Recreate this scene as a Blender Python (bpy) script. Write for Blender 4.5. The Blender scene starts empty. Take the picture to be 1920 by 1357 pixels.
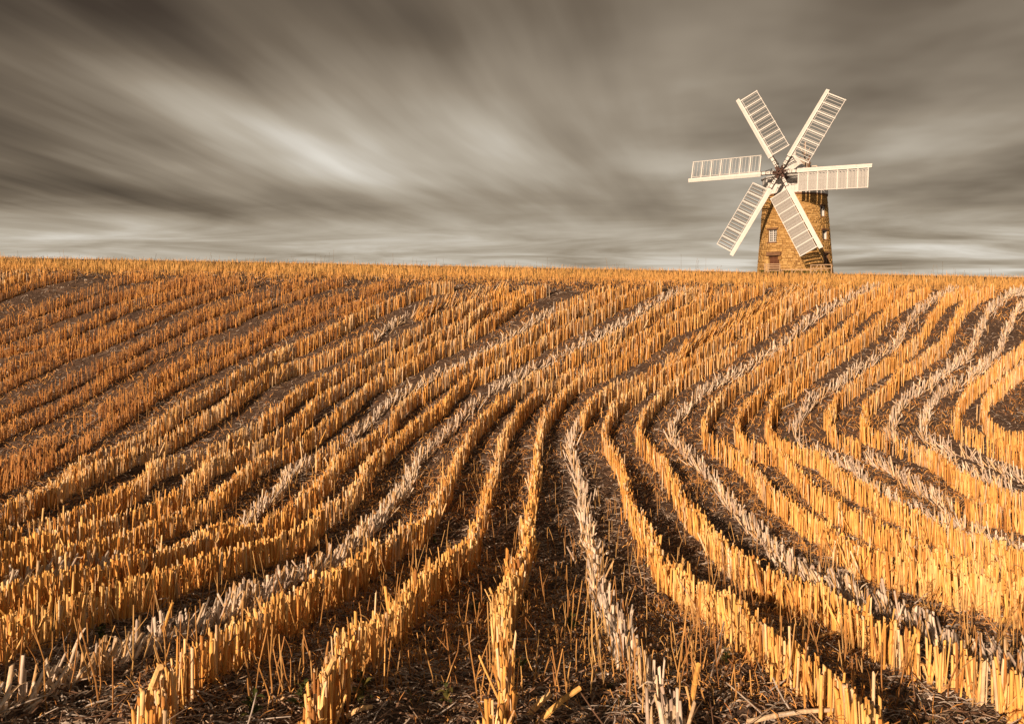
import bpy, bmesh, math, random
import numpy as np
from mathutils import Vector, Matrix, Euler

scene = bpy.context.scene
COL = scene.collection
rng = np.random.default_rng(7)
random.seed(7)

# ------------------------------------------------------------------ camera, sky, sun, exposure
EYE = 1.55                      # eye height over the ground under the camera
cam_data = bpy.data.cameras.new("camera")
cam_data.sensor_width = 36.0
cam_data.lens = 36.0 * 1500.0 / 1920.0
cam_data.shift_y = -(678.5 - 540.0) / 1920.0
cam_data.clip_start = 0.05
cam_data.clip_end = 6000.0
cam = bpy.data.objects.new("camera", cam_data)
cam.location = (0, 0, EYE)
cam.rotation_euler = (math.radians(90), 0, 0)
COL.objects.link(cam)
scene.camera = cam

SUN_EL = math.radians(19.5)
SUN_AZ = math.radians(31.0)     # the light travels this far to the right of straight ahead
trav = Vector((math.sin(SUN_AZ) * math.cos(SUN_EL), math.cos(SUN_AZ) * math.cos(SUN_EL), -math.sin(SUN_EL)))
sun_data = bpy.data.lights.new("sun", 'SUN')
sun_data.energy = 5.0
sun_data.angle = math.radians(0.6)
sun_data.color = (1.0, 0.70, 0.455)
sun = bpy.data.objects.new("sun", sun_data)
sun.rotation_euler = trav.to_track_quat('-Z', 'Y').to_euler()
sun.location = (-20, -30, 25)
COL.objects.link(sun)

scene.view_settings.view_transform = 'Standard'
scene.view_settings.look = 'None'
scene.view_settings.gamma = 1.0
scene.view_settings.use_curve_mapping = False
scene.view_settings.exposure = 0.42


class NT:
    """small helper to write node trees as expressions"""
    def __init__(self, tree):
        self.t = tree
    def new(self, kind, **kw):
        n = self.t.nodes.new(kind)
        for k, v in kw.items():
            setattr(n, k, v)
        return n
    def link(self, a, b):
        self.t.links.new(a, b)
    def put(self, sock, v):
        if isinstance(v, bpy.types.NodeSocket):
            self.link(v, sock)
        else:
            sock.default_value = v
    def math(self, op, a, b=0.0, c=None, clamp=False):
        n = self.new('ShaderNodeMath', operation=op, use_clamp=clamp)
        self.put(n.inputs[0], a); self.put(n.inputs[1], b)
        if c is not None:
            self.put(n.inputs[2], c)
        return n.outputs[0]
    def comb(self, x, y, z=0.0):
        n = self.new('ShaderNodeCombineXYZ')
        self.put(n.inputs[0], x); self.put(n.inputs[1], y); self.put(n.inputs[2], z)
        return n.outputs[0]
    def noise(self, vec, scale=1.0, detail=3.0, rough=0.5, out='Fac', dist=0.0):
        n = self.new('ShaderNodeTexNoise')
        if vec is not None:
            self.link(vec, n.inputs['Vector'])
        n.inputs['Scale'].default_value = scale
        n.inputs['Detail'].default_value = detail
        n.inputs['Roughness'].default_value = rough
        n.inputs['Distortion'].default_value = dist
        return n.outputs[out]
    def ramp(self, fac, stops, interp='LINEAR'):
        n = self.new('ShaderNodeValToRGB')
        cr = n.color_ramp
        cr.interpolation = interp
        while len(cr.elements) > 1:
            cr.elements.remove(cr.elements[-1])
        cr.elements[0].position = stops[0][0]; cr.elements[0].color = (*stops[0][1], 1)
        for p, c in stops[1:]:
            e = cr.elements.new(p); e.color = (*c, 1)
        self.put(n.inputs[0], fac)
        return n.outputs[0]
    def mix(self, fac, a, b, mode='MIX'):
        n = self.new('ShaderNodeMix', data_type='RGBA', blend_type=mode)
        self.put(n.inputs[0], fac)
        for s, v in ((n.inputs[6], a), (n.inputs[7], b)):
            if isinstance(v, tuple):
                v = (*v, 1) if len(v) == 3 else v
            self.put(s, v)
        return n.outputs[2]
    def vmul(self, vec, xyz):
        n = self.new('ShaderNodeVectorMath', operation='MULTIPLY')
        self.link(vec, n.inputs[0]); n.inputs[1].default_value = xyz
        return n.outputs[0]


# sky: Nishita light behind a streaked deck of cloud, drawn out along the wind
world = bpy.data.worlds.new("World")
scene.world = world
world.use_nodes = True
wt = world.node_tree
wt.nodes.clear()
W = NT(wt)
geo = W.new('ShaderNodeTexCoord').outputs['Generated']
sep = W.new('ShaderNodeSeparateXYZ'); W.link(geo, sep.inputs[0])
dx, dy, dz = sep.outputs
zc = W.math('MAXIMUM', dz, 0.0)
k = W.math('DIVIDE', 1.0, W.math('ADD', zc, 0.075))
px = W.math('MULTIPLY', dx, k); py = W.math('MULTIPLY', dy, k)
WA = math.radians(12.0)
u = W.math('ADD', W.math('MULTIPLY', px, math.sin(WA)), W.math('MULTIPLY', py, math.cos(WA)))
v = W.math('SUBTRACT', W.math('MULTIPLY', px, math.cos(WA)), W.math('MULTIPLY', py, math.sin(WA)))
def contrast(f, g):
    return W.math('MULTIPLY_ADD', W.math('SUBTRACT', f, 0.5), g, 0.5)

# a slow swirl bends the streaks so that none runs straight to the horizon
wx = W.math('MULTIPLY', W.math('SUBTRACT', W.noise(W.comb(W.math('MULTIPLY', px, 0.22), W.math('MULTIPLY', py, 0.18), 3.7), 1.0, 1.0), 0.5), 1.5)
vw = W.math('ADD', v, wx)
uw = W.math('ADD', u, W.math('MULTIPLY', wx, 0.3))
n_broad = contrast(W.noise(W.comb(W.math('MULTIPLY', uw, 0.42), W.math('MULTIPLY', vw, 0.72), 1.3), 1.0, 3.0, 0.42), 1.35)
n_streak = contrast(W.noise(W.comb(W.math('MULTIPLY', uw, 0.42), W.math('MULTIPLY', vw, 1.6), 8.1), 1.0, 3.0, 0.5), 1.4)
n_far = contrast(W.noise(W.comb(W.math('MULTIPLY', px, 0.50), W.math('MULTIPLY', py, 0.72), 5.2), 1.0, 5.0, 0.55, dist=0.6), 1.5)
far_w = W.new('ShaderNodeMapRange', interpolation_type='SMOOTHSTEP')
W.link(zc, far_w.inputs[0])
far_w.inputs[1].default_value = 0.13; far_w.inputs[2].default_value = 0.03
far_w.inputs[3].default_value = 0.0; far_w.inputs[4].default_value = 1.0
fw = far_w.outputs[0]
n_fine = contrast(W.noise(W.comb(W.math('MULTIPLY', uw, 0.50), W.math('MULTIPLY', vw, 4.2), 2.6), 1.0, 3.0, 0.5), 1.5)
near_d = W.math('ADD', W.math('ADD', W.math('MULTIPLY', n_broad, 0.48), W.math('MULTIPLY', n_streak, 0.36)), W.math('MULTIPLY', n_fine, 0.16))
# to the right of the wind line the deck is soft and lumpy instead of drawn out
n_soft = contrast(W.noise(W.comb(W.math('MULTIPLY', px, 0.62), W.math('MULTIPLY', py, 0.55), 11.7), 1.0, 4.0, 0.5), 1.35)
soft = W.new('ShaderNodeMapRange', interpolation_type='SMOOTHSTEP')
W.link(dx, soft.inputs[0])
soft.inputs[1].default_value = 0.02; soft.inputs[2].default_value = 0.30
soft.inputs[3].default_value = 0.0; soft.inputs[4].default_value = 0.85
sw_ = soft.outputs[0]
near_d = W.math('ADD', W.math('MULTIPLY', near_d, W.math('SUBTRACT', 1.0, sw_)), W.math('MULTIPLY', n_soft, sw_))
far_d = W.math('ADD', W.math('MULTIPLY', n_far, 0.72), W.math('MULTIPLY', n_broad, 0.28))
dens = W.math('ADD', W.math('MULTIPLY', near_d, W.math('SUBTRACT', 1.0, fw)), W.math('MULTIPLY', far_d, fw))


def blob(x, y, sx, sy, amount, turn=0.0):
    """a thin or thick region of the cloud deck: x, y its place in the 1920 wide picture, sizes in radians, turn in degrees"""
    global dens
    d = Vector(((x - 960) / 1500, 1.0, (540 - y) / 1500)).normalized()
    r = d.cross(Vector((0, 0, 1))).normalized(); q = r.cross(d)
    t = math.radians(turn)
    a1 = (r * math.cos(t) - q * math.sin(t)) / sx; a2 = (r * math.sin(t) + q * math.cos(t)) / sy
    dots = []
    for ax in (a1, a2):
        n = W.new('ShaderNodeVectorMath', operation='DOT_PRODUCT')
        W.link(geo, n.inputs[0]); n.inputs[1].default_value = ax
        dots.append(W.math('MULTIPLY', n.outputs['Value'], n.outputs['Value']))
    n = W.new('ShaderNodeVectorMath', operation='DOT_PRODUCT')      # only on that side of the sky
    W.link(geo, n.inputs[0]); n.inputs[1].default_value = d
    fr_ = W.math('GREATER_THAN', n.outputs['Value'], 0.0)
    g = W.math('EXPONENT', W.math('MULTIPLY', W.math('ADD', dots[0], dots[1]), -1.0))
    dens = W.math('ADD', dens, W.math('MULTIPLY', W.math('MULTIPLY', g, fr_), amount))

blob(770, 185, 0.24, 0.08, 0.05, 22)
blob(1180, 230, 0.20, 0.12, 0.10)
blob(330, 150, 0.22, 0.04, 0.06, 10)
blob(60, 70, 0.20, 0.05, -0.15)
blob(620, 310, 0.16, 0.03, 0.09, 25)
blob(1800, 150, 0.26, 0.13, -0.16)
blob(1700, 330, 0.20, 0.07, 0.04)
blob(0, -10, 0.24, 0.08, -0.20)
blob(0, 245, 0.18, 0.045, -0.2, 14)
blob(150, 365, 0.28, 0.030, -0.15, 6)
blob(700, 380, 0.24, 0.025, -0.09, 4)
blob(1020, 350, 0.10, 0.04, -0.10, 10)
blob(1250, 20, 0.30, 0.06, -0.09)
blob(420, 10, 0.34, 0.03, -0.05)
blob(900, 440, 0.30, 0.018, 0.06)
blob(1920, -20, 0.30, 0.10, -0.10)
blob(250, 430, 0.4, 0.020, 0.09)
blob(1100, 300, 0.5, 0.02, 0.03, 8)
low = W.new('ShaderNodeMapRange', interpolation_type='SMOOTHSTEP')      # thin bright cloud far off
W.link(zc, low.inputs[0])
low.inputs[1].default_value = 0.085; low.inputs[2].default_value = 0.015
low.inputs[3].default_value = 0.0; low.inputs[4].default_value = 0.10
dens = W.math('ADD', dens, low.outputs[0])
high = W.new('ShaderNodeMapRange', interpolation_type='SMOOTHSTEP')
W.link(zc, high.inputs[0])
high.inputs[1].default_value = 0.22; high.inputs[2].default_value = 0.42
high.inputs[3].default_value = 0.0; high.inputs[4].default_value = 0.24
dens = W.math('SUBTRACT', dens, high.outputs[0])
cloud = W.ramp(dens, [(0.08, (0.036, 0.025, 0.016)), (0.28, (0.108, 0.083, 0.057)), (0.45, (0.208, 0.171, 0.126)),
                      (0.60, (0.318, 0.278, 0.221)), (0.85, (0.535, 0.505, 0.45))])
SKY_STRENGTH = 0.10
sky = W.new('ShaderNodeTexSky', sky_type='NISHITA')
sky.sun_disc = False
sky.sun_elevation = SUN_EL
sky.sun_rotation = SUN_AZ + math.pi
cl10 = W.new('ShaderNodeVectorMath', operation='SCALE')
W.link(cloud, cl10.inputs[0]); cl10.inputs[3].default_value = 1.15 / SKY_STRENGTH
skycol = W.mix(0.985, sky.outputs[0], cl10.outputs[0])
bg = W.new('ShaderNodeBackground')
W.link(skycol, bg.inputs['Color'])
bg.inputs['Strength'].default_value = SKY_STRENGTH
out = W.new('ShaderNodeOutputWorld')
W.link(bg.outputs[0], out.inputs['Surface'])

# ------------------------------------------------------------------ materials
def new_mat(name):
    m = bpy.data.materials.new(name)
    m.use_nodes = True
    m.node_tree.nodes.clear()
    n = NT(m.node_tree)
    b = n.new('ShaderNodeBsdfPrincipled')
    o = n.new('ShaderNodeOutputMaterial')
    n.link(b.outputs[0], o.inputs[0])
    return m, n, b


def tint_value(n):
    """0..1 per piece: stored on the mesh for joined pieces, plus a step per object"""
    a = n.new('ShaderNodeAttribute', attribute_name='tint')
    oi = n.new('ShaderNodeObjectInfo')
    return n.math('FRACT', n.math('ADD', a.outputs['Fac'], oi.outputs['Random']))


def plant_mat(name, stops, streak=(90, 90, 9), rough=0.75, amount=0.5, trans=0.0):
    m, n, b = new_mat(name)
    t = tint_value(n)
    base = n.ramp(t, stops)
    oc = n.new('ShaderNodeTexCoord').outputs['Object']
    s = n.noise(n.vmul(oc, streak), 1.0, 3.0, 0.6)
    s2 = n.noise(n.vmul(oc, (14, 14, 11)), 1.0, 2.0, 0.5)
    f = n.math('MULTIPLY_ADD', n.math('SUBTRACT', s, 0.5), amount * 2.4, 1.0)
    f = n.math('MULTIPLY', f, n.math('MULTIPLY_ADD', n.math('SUBTRACT', s2, 0.5), 0.9, 1.0))
    sc = n.new('ShaderNodeVectorMath', operation='SCALE')
    n.link(base, sc.inputs[0]); n.link(f, sc.inputs[3])
    n.link(sc.outputs[0], b.inputs['Base Color'])
    b.inputs['Roughness'].default_value = rough
    b.inputs['Specular IOR Level'].default_value = 0.25
    return m

M = {}
M['gold'] = plant_mat('golden_straw', [(0.0, (0.32, 0.14, 0.045)), (0.12, (0.62, 0.295, 0.075)), (0.40, (0.80, 0.455, 0.135)),
                                       (0.70, (0.83, 0.56, 0.26)), (0.9, (0.80, 0.63, 0.43)), (1.0, (0.48, 0.29, 0.15))])
M['rust'] = plant_mat('rusty_straw', [(0.0, (0.34, 0.14, 0.05)), (0.35, (0.64, 0.31, 0.09)), (0.75, (0.82, 0.46, 0.145)), (1.0, (0.42, 0.20, 0.085))])
M['bleached'] = plant_mat('bleached_straw', [(0.0, (0.44, 0.34, 0.28)), (0.3, (0.68, 0.58, 0.49)), (0.6, (0.76, 0.67, 0.58)),
                                             (0.8, (0.70, 0.54, 0.37)), (1.0, (0.60, 0.38, 0.18))])
M['litter'] = plant_mat('dead_leaf', [(0.0, (0.13, 0.075, 0.05)), (0.30, (0.24, 0.145, 0.095)), (0.52, (0.33, 0.25, 0.19)),
                                      (0.72, (0.42, 0.37, 0.33)), (0.88, (0.56, 0.51, 0.48)), (1.0, (0.52, 0.30, 0.11))], (30, 30, 30))
M['weedstem'] = plant_mat('dry_stem', [(0.0, (0.34, 0.16, 0.06)), (0.5, (0.50, 0.27, 0.09)), (0.8, (0.60, 0.38, 0.15)), (1.0, (0.40, 0.26, 0.13))])
M['green'] = plant_mat('green_leaf', [(0.0, (0.035, 0.05, 0.014)), (0.5, (0.06, 0.075, 0.02)), (1.0, (0.13, 0.105, 0.028))], (40, 40, 40))
M['crest'] = plant_mat('crest_grass', [(0.0, (0.34, 0.20, 0.055)), (0.3, (0.54, 0.28, 0.08)), (0.7, (0.66, 0.38, 0.13)), (1.0, (0.34, 0.23, 0.07))], (50, 50, 8))
M['darkstem'] = plant_mat('dark_stem', [(0.0, (0.12, 0.08, 0.04)), (1.0, (0.30, 0.19, 0.08))])

# soil
m, n, b = new_mat('field_soil'); M['soil'] = m
oc = n.new('ShaderNodeTexCoord').outputs['Object']
c1 = n.noise(oc, 9.0, 6.0, 0.65)
c2 = n.noise(oc, 46.0, 4.0, 0.6)
c3 = n.noise(oc, 1.3, 3.0, 0.5)
col = n.ramp(c1, [(0.3, (0.036, 0.025, 0.021)), (0.5, (0.072, 0.050, 0.041)), (0.7, (0.125, 0.090, 0.074))])
straw = n.ramp(n.math('ADD', n.math('MULTIPLY', c2, 0.8), n.math('MULTIPLY', c3, 0.2)), [(0.47, (0, 0, 0)), (0.62, (1, 1, 1))])
col = n.mix(n.math('MULTIPLY', straw, 0.42), col, (0.26, 0.165, 0.105))
n.link(col, b.inputs['Base Color'])
b.inputs['Roughness'].default_value = 0.95
b.inputs['Specular IOR Level'].default_value = 0.15
bp = n.new('ShaderNodeBump'); bp.inputs['Strength'].default_value = 0.9; bp.inputs['Distance'].default_value = 0.03
n.link(n.math('ADD', c1, n.math('MULTIPLY', c2, 0.5)), bp.inputs['Height'])
n.link(bp.outputs[0], b.inputs['Normal'])


def simple_mat(name, stops, scale, rough=0.8, bump=0.0, vec=(1, 1, 1), spec=0.3, metallic=0.0, per_piece=0.0):
    m, n, b = new_mat(name)
    oc = n.new('ShaderNodeTexCoord').outputs['Object']
    f = n.noise(n.vmul(oc, vec), scale, 5.0, 0.6)
    if per_piece:
        f = n.math('ADD', n.math('MULTIPLY', f, 1 - per_piece), n.math('MULTIPLY', tint_value(n), per_piece))
    n.link(n.ramp(f, stops), b.inputs['Base Color'])
    b.inputs['Roughness'].default_value = rough
    b.inputs['Specular IOR Level'].default_value = spec
    b.inputs['Metallic'].default_value = metallic
    if bump:
        bp = n.new('ShaderNodeBump'); bp.inputs['Strength'].default_value = bump; bp.inputs['Distance'].default_value = 0.02
        n.link(f, bp.inputs['Height']); n.link(bp.outputs[0], b.inputs['Normal'])
    return m

M['white'] = simple_mat('white_paint', [(0.25, (0.46, 0.44, 0.42)), (0.42, (0.59, 0.605, 0.62)), (0.75, (0.64, 0.655, 0.68))], 2.2, 0.6, 0.1)
M['stone'] = simple_mat('ironstone', [(0.15, (0.20, 0.11, 0.045)), (0.35, (0.38, 0.23, 0.085)), (0.55, (0.48, 0.31, 0.12)), (0.75, (0.54, 0.36, 0.155)), (0.9, (0.25, 0.14, 0.06))],
                        2.6, 0.9, 0.6, (1, 1, 1.8), 0.2, 0.0, 0.48)
M['mortar'] = simple_mat('lime_mortar', [(0.3, (0.16, 0.095, 0.045)), (0.7, (0.27, 0.17, 0.08))], 5.0, 0.95, 0.4)
M['iron'] = simple_mat('rusty_iron', [(0.3, (0.035, 0.015, 0.012)), (0.7, (0.085, 0.035, 0.025))], 12.0, 0.6, 0.2, (1, 1, 1), 0.4)
M['black_iron'] = simple_mat('black_iron', [(0.3, (0.018, 0.014, 0.012)), (0.7, (0.04, 0.03, 0.025))], 12.0, 0.55)
M['brown_wood'] = simple_mat('brown_boards', [(0.3, (0.085, 0.035, 0.018)), (0.7, (0.15, 0.065, 0.035))], 3.0, 0.75, 0.2, (8, 8, 0.7), 0.3, 0.0, 0.3)
M['lintel'] = simple_mat('dark_sandstone', [(0.3, (0.13, 0.07, 0.04)), (0.7, (0.22, 0.125, 0.07))], 4.0, 0.9, 0.4)
M['glass'] = simple_mat('dark_glass', [(0.3, (0.010, 0.009, 0.008)), (0.7, (0.022, 0.02, 0.018))], 2.0, 0.15, 0.0, (1, 1, 1), 0.5)
M['fence_wood'] = simple_mat('weathered_rail', [(0.3, (0.28, 0.19, 0.12)), (0.7, (0.46, 0.34, 0.23))], 6.0, 0.8, 0.2, (1, 1, 1), 0.25)
M['fan_wood'] = simple_mat('faded_fan_paint', [(0.3, (0.52, 0.44, 0.37)), (0.7, (0.68, 0.60, 0.52))], 4.0, 0.7)
M['fan_brown'] = simple_mat('brown_fan_frame', [(0.3, (0.10, 0.05, 0.03)), (0.7, (0.17, 0.09, 0.055))], 4.0, 0.7)

# ------------------------------------------------------------------ mesh helpers
def np_mesh(name, verts, faces_list, tint=None, smooth=False, mat=None):
    """faces_list: list of int arrays (n, k); all joined into one mesh"""
    me = bpy.data.meshes.new(name)
    verts = np.asarray(verts, np.float32)
    me.vertices.add(len(verts)); me.vertices.foreach_set('co', verts.ravel())
    idx = np.concatenate([np.asarray(f, np.int32).ravel() for f in faces_list])
    tot = np.concatenate([np.full(len(f), np.asarray(f).shape[1], np.int32) for f in faces_list])
    st = np.r_[0, np.cumsum(tot)[:-1]].astype(np.int32)
    me.loops.add(len(idx)); me.loops.foreach_set('vertex_index', idx)
    me.polygons.add(len(tot)); me.polygons.foreach_set('loop_start', st)
    try:
        me.polygons.foreach_set('loop_total', tot)
    except Exception:
        pass
    if smooth:
        me.polygons.foreach_set('use_smooth', np.ones(len(tot), bool))
    if tint is not None:
        a = me.attributes.new('tint', 'FLOAT', 'POINT'); a.data.foreach_set('value', np.asarray(tint, np.float32))
    me.update(calc_edges=True)
    me.validate()
    if mat:
        me.materials.append(mat)
    return me


class MB:
    """collects boxes, bars and tubes; build() links them as one mesh object"""
    def __init__(self):
        self.v = []; self.f = []
    def add(self, vs, fs):
        o = len(self.v)
        self.v += [tuple(p) for p in vs]
        self.f += [tuple(i + o for i in f) for f in fs]
        return self
    def box(self, x0, x1, y0, y1, z0, z1, mtx=None):
        vs = [Vector((x, y, z)) for z in (z0, z1) for y in (y0, y1) for x in (x0, x1)]
        if mtx is not None:
            vs = [mtx @ p for p in vs]
        return self.add(vs, [(0, 2, 3, 1), (4, 5, 7, 6), (0, 1, 5, 4), (2, 6, 7, 3), (0, 4, 6, 2), (1, 3, 7, 5)])
    def bar(self, a, b, w, d=None, up=(0, 0, 1)):
        a = Vector(a); b = Vector(b); t = (b - a).normalized(); d = d or w
        s = t.cross(Vector(up))
        if s.length < 1e-3:
            s = t.cross(Vector((1, 0, 0)))
        s.normalize(); q = s.cross(t).normalized()
        vs = [p + s * (i * w / 2) + q * (j * d / 2) for p in (a, b) for j in (-1, 1) for i in (-1, 1)]
        return self.add(vs, [(0, 2, 3, 1), (4, 5, 7, 6), (0, 1, 5, 4), (2, 6, 7, 3), (0, 4, 6, 2), (1, 3, 7, 5)])
    def tube(self, pts, rad, n=8, cap=True):
        pts = [Vector(p) for p in pts]; rings = []
        rad = rad if isinstance(rad, (list, tuple)) else [rad] * len(pts)
        vs = []
        for i, p in enumerate(pts):
            t = (pts[min(i + 1, len(pts) - 1)] - pts[max(i - 1, 0)]).normalized()
            s = t.cross(Vector((0.13, 0.31, 0.94)))
            if s.length < 1e-3:
                s = t.cross(Vector((1, 0, 0)))
            s.normalize(); q = t.cross(s)
            for j in range(n):
                a = 2 * math.pi * j / n
                vs.append(p + (s * math.cos(a) + q * math.sin(a)) * rad[i])
        fs = []
        for i in range(len(pts) - 1):
            for j in range(n):
                fs.append((i * n + j, i * n + (j + 1) % n, (i + 1) * n + (j + 1) % n, (i + 1) * n + j))
        if cap:
            fs.append(tuple(reversed(range(n)))); fs.append(tuple((len(pts) - 1) * n + j for j in range(n)))
        return self.add(vs, fs)
    def mesh(self, name, mat, tint=None):
        me = bpy.data.meshes.new(name)
        me.from_pydata([tuple(p) for p in self.v], [], self.f)
        if tint is not None:
            a = me.attributes.new('tint', 'FLOAT', 'POINT'); a.data.foreach_set('value', np.full(len(self.v), tint, np.float32))
        me.materials.append(mat); me.update()
        return me
    def build(self, name, mat, parent=None, bevel=0.0):
        me = self.mesh(name, mat)
        if bevel:
            bm = bmesh.new(); bm.from_mesh(me)
            bmesh.ops.bevel(bm, geom=list(bm.edges), offset=bevel, segments=1, affect='EDGES', clamp_overlap=True)
            bm.to_mesh(me); bm.free()
        return link(name, me, parent)


def link(name, data, parent=None):
    o = bpy.data.objects.new(name, data)
    COL.objects.link(o)
    if parent is not None:
        o.parent = parent
    return o


def tag(o, label=None, cat=None, group=None, kind=None):
    if label: o['label'] = label
    if cat: o['category'] = cat
    if group: o['group'] = group
    if kind: o['kind'] = kind
    return o


def copy_tree(o, parent=None):
    c = o.copy(); COL.objects.link(c); c.parent = parent
    for ch in list(o.children):
        copy_tree(ch, c)
    return c

# ------------------------------------------------------------------ the lie of the land
KY = np.array([-60, -10, 0, 2, 3.4, 5, 7, 9.5, 12, 14.2, 16.5, 19, 21, 22.5, 24, 26, 30, 40, 60, 78, 95, 130, 220, 500, 2500.])
KZ = np.array([-1.9, -1.6, -1.55, -1.62, -1.78, -2.2, -2.62, -2.9, -2.88, -2.46, -1.76, -0.72, 0.01, .23, .33, .39, .51, .79, 1.37, 1.97, 2.02, 1.55, -3, -22, -150.])


def pchip_slopes(x, y):
    h = np.diff(x); d = np.diff(y) / h
    m = np.zeros_like(y)
    for i in range(1, len(x) - 1):
        if d[i - 1] * d[i] > 0:
            w1 = 2 * h[i] + h[i - 1]; w2 = h[i] + 2 * h[i - 1]
            m[i] = (w1 + w2) / (w1 / d[i - 1] + w2 / d[i])
    m[0] = d[0]; m[-1] = d[-1]
    return m

KM = pchip_slopes(KY, KZ)


def prof(Y):
    Y = np.clip(Y, KY[0], KY[-1]); i = np.clip(np.searchsorted(KY, Y) - 1, 0, len(KY) - 2)
    h = KY[i + 1] - KY[i]; t = (Y - KY[i]) / h
    return (2*t**3 - 3*t**2 + 1)*KZ[i] + (t**3 - 2*t**2 + t)*h*KM[i] + (-2*t**3 + 3*t**2)*KZ[i+1] + (t**3 - t**2)*h*KM[i+1]


def sstep(a, b, x):
    t = np.clip((x - a) / (b - a), 0, 1)
    return t * t * (3 - 2 * t)


def terrain(X, Y):
    X = np.asarray(X, float); Y = np.asarray(Y, float)
    return prof(Y) - 0.0195 * np.clip(X, -60, 60) * sstep(13, 22, Y) + EYE


def vnoise(x, y, seed=0):
    xi = np.floor(x).astype(np.int64); yi = np.floor(y).astype(np.int64)
    fx = x - xi; fy = y - yi
    fx = fx * fx * (3 - 2 * fx); fy = fy * fy * (3 - 2 * fy)
    def h(a, b):
        q = (a * 374761393 + b * 668265263 + seed * 974634541) & 0x7fffffff
        q = ((q ^ (q >> 13)) * 1274126177) & 0x7fffffff
        return ((q ^ (q >> 16)) & 0xffff) / 65535.0
    return (h(xi, yi) * (1 - fx) + h(xi + 1, yi) * fx) * (1 - fy) + (h(xi, yi + 1) * (1 - fx) + h(xi + 1, yi + 1) * fx) * fy


def clods(X, Y):
    fade = 1 - sstep(24, 40, Y)
    return fade * (0.05 * (vnoise(X * 1.9, Y * 1.9, 1) - 0.5) + 0.035 * (vnoise(X * 6.1, Y * 6.1, 2) - 0.5) + 0.03 * (vnoise(X * 15, Y * 15, 3) - 0.5))

s_core = np.linspace(-1, 1, 341)
s_tail = np.geomspace(1.03, 7, 26)
S = np.r_[-s_tail[::-1], s_core, s_tail]
Yg = np.r_[np.linspace(-60, -4, 15), np.linspace(-3, 1.5, 12), np.geomspace(1.9, 24, 430), np.geomspace(24.4, 2400, 90)]
Xg = S[None, :] * (0.68 * np.abs(Yg)[:, None] + 2.2)
YY = np.repeat(Yg[:, None], len(S), 1)
ZZ = terrain(Xg, YY) + clods(Xg, YY)
ny, nx = Xg.shape
i0 = (np.arange(ny - 1)[:, None] * nx + np.arange(nx - 1)[None, :]).ravel()
quads = np.c_[i0, i0 + 1, i0 + nx + 1, i0 + nx]
ground = link('ground', np_mesh('ground', np.c_[Xg.ravel(), YY.ravel(), ZZ.ravel()], [quads], smooth=True, mat=M['soil']))
tag(ground, 'dark brown stubble field soil rising to the windmill on the crest', kind='structure')

# ------------------------------------------------------------------ the windmill
MX, MY = 27.56, 78.0
MZ = float(terrain(MX, MY)) - 0.05
mill = bpy.data.objects.new('windmill', None)
COL.objects.link(mill)
mill.location = (MX, MY, MZ)
mill.rotation_euler = (0, 0, math.radians(-19.46))
tag(mill, 'stone tower windmill with white cap and six white shuttered sails on the crest', 'windmill')
RB, RT, TH = 3.50, 2.93, 7.6


def tower_r(z):
    return RB - (RB - RT) * z / TH


def on_tower(a, z, r=None):
    r = tower_r(z) if r is None else r
    a = math.radians(a)
    return Vector((r * math.sin(a), -r * math.cos(a), z))

# openings: centre angle, half angle, bottom, top
OPEN = {'door': (-34, 10, 0.0, 1.7), 'pane': (-39, 9, 3.0, 4.2), 'high': (56, 8, 5.4, 6.4), 'middle': (58, 8, 3.2, 4.1), 'low': (57, 8, 0.8, 1.9)}
NA, DZ = 180, 0.1
NZ = int(round(TH / DZ))
cv = []
for i in range(NZ + 1):
    for j in range(NA):
        cv.append(on_tower(j * 2.0, i * DZ, tower_r(i * DZ) - 0.05))


def in_open(a, z):
    for (c, h, z0, z1) in OPEN.values():
        d = (a - c + 180) % 360 - 180
        if abs(d) < h and z0 <= z <= z1:
            return True
    return False

cf = []
for i in range(NZ):
    for j in range(NA):
        if not in_open(j * 2.0 + 1, (i + 0.5) * DZ):
            cf.append((i * NA + j, i * NA + (j + 1) % NA, (i + 1) * NA + (j + 1) % NA, (i + 1) * NA + j))
tower = MB()
tower.add(cv, cf)
for (c, h, z0, z1) in OPEN.values():       # the sides of each opening run into the thick wall
    dpt = 0.42
    P = lambda a, z, b: on_tower(a, z, tower_r(z) - (dpt if b else -0.005))
    q = []
    for (a, z) in ((c - h, z0), (c + h, z0), (c + h, z1), (c - h, z1)):
        q += [P(a, z, 0), P(a, z, 1)]
    tower.add(q, [(0, 1, 3, 2), (2, 3, 5, 4), (4, 5, 7, 6), (6, 7, 1, 0), (1, 7, 5, 3)])
tower = tower.build('tower', M['mortar'], mill)

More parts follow.
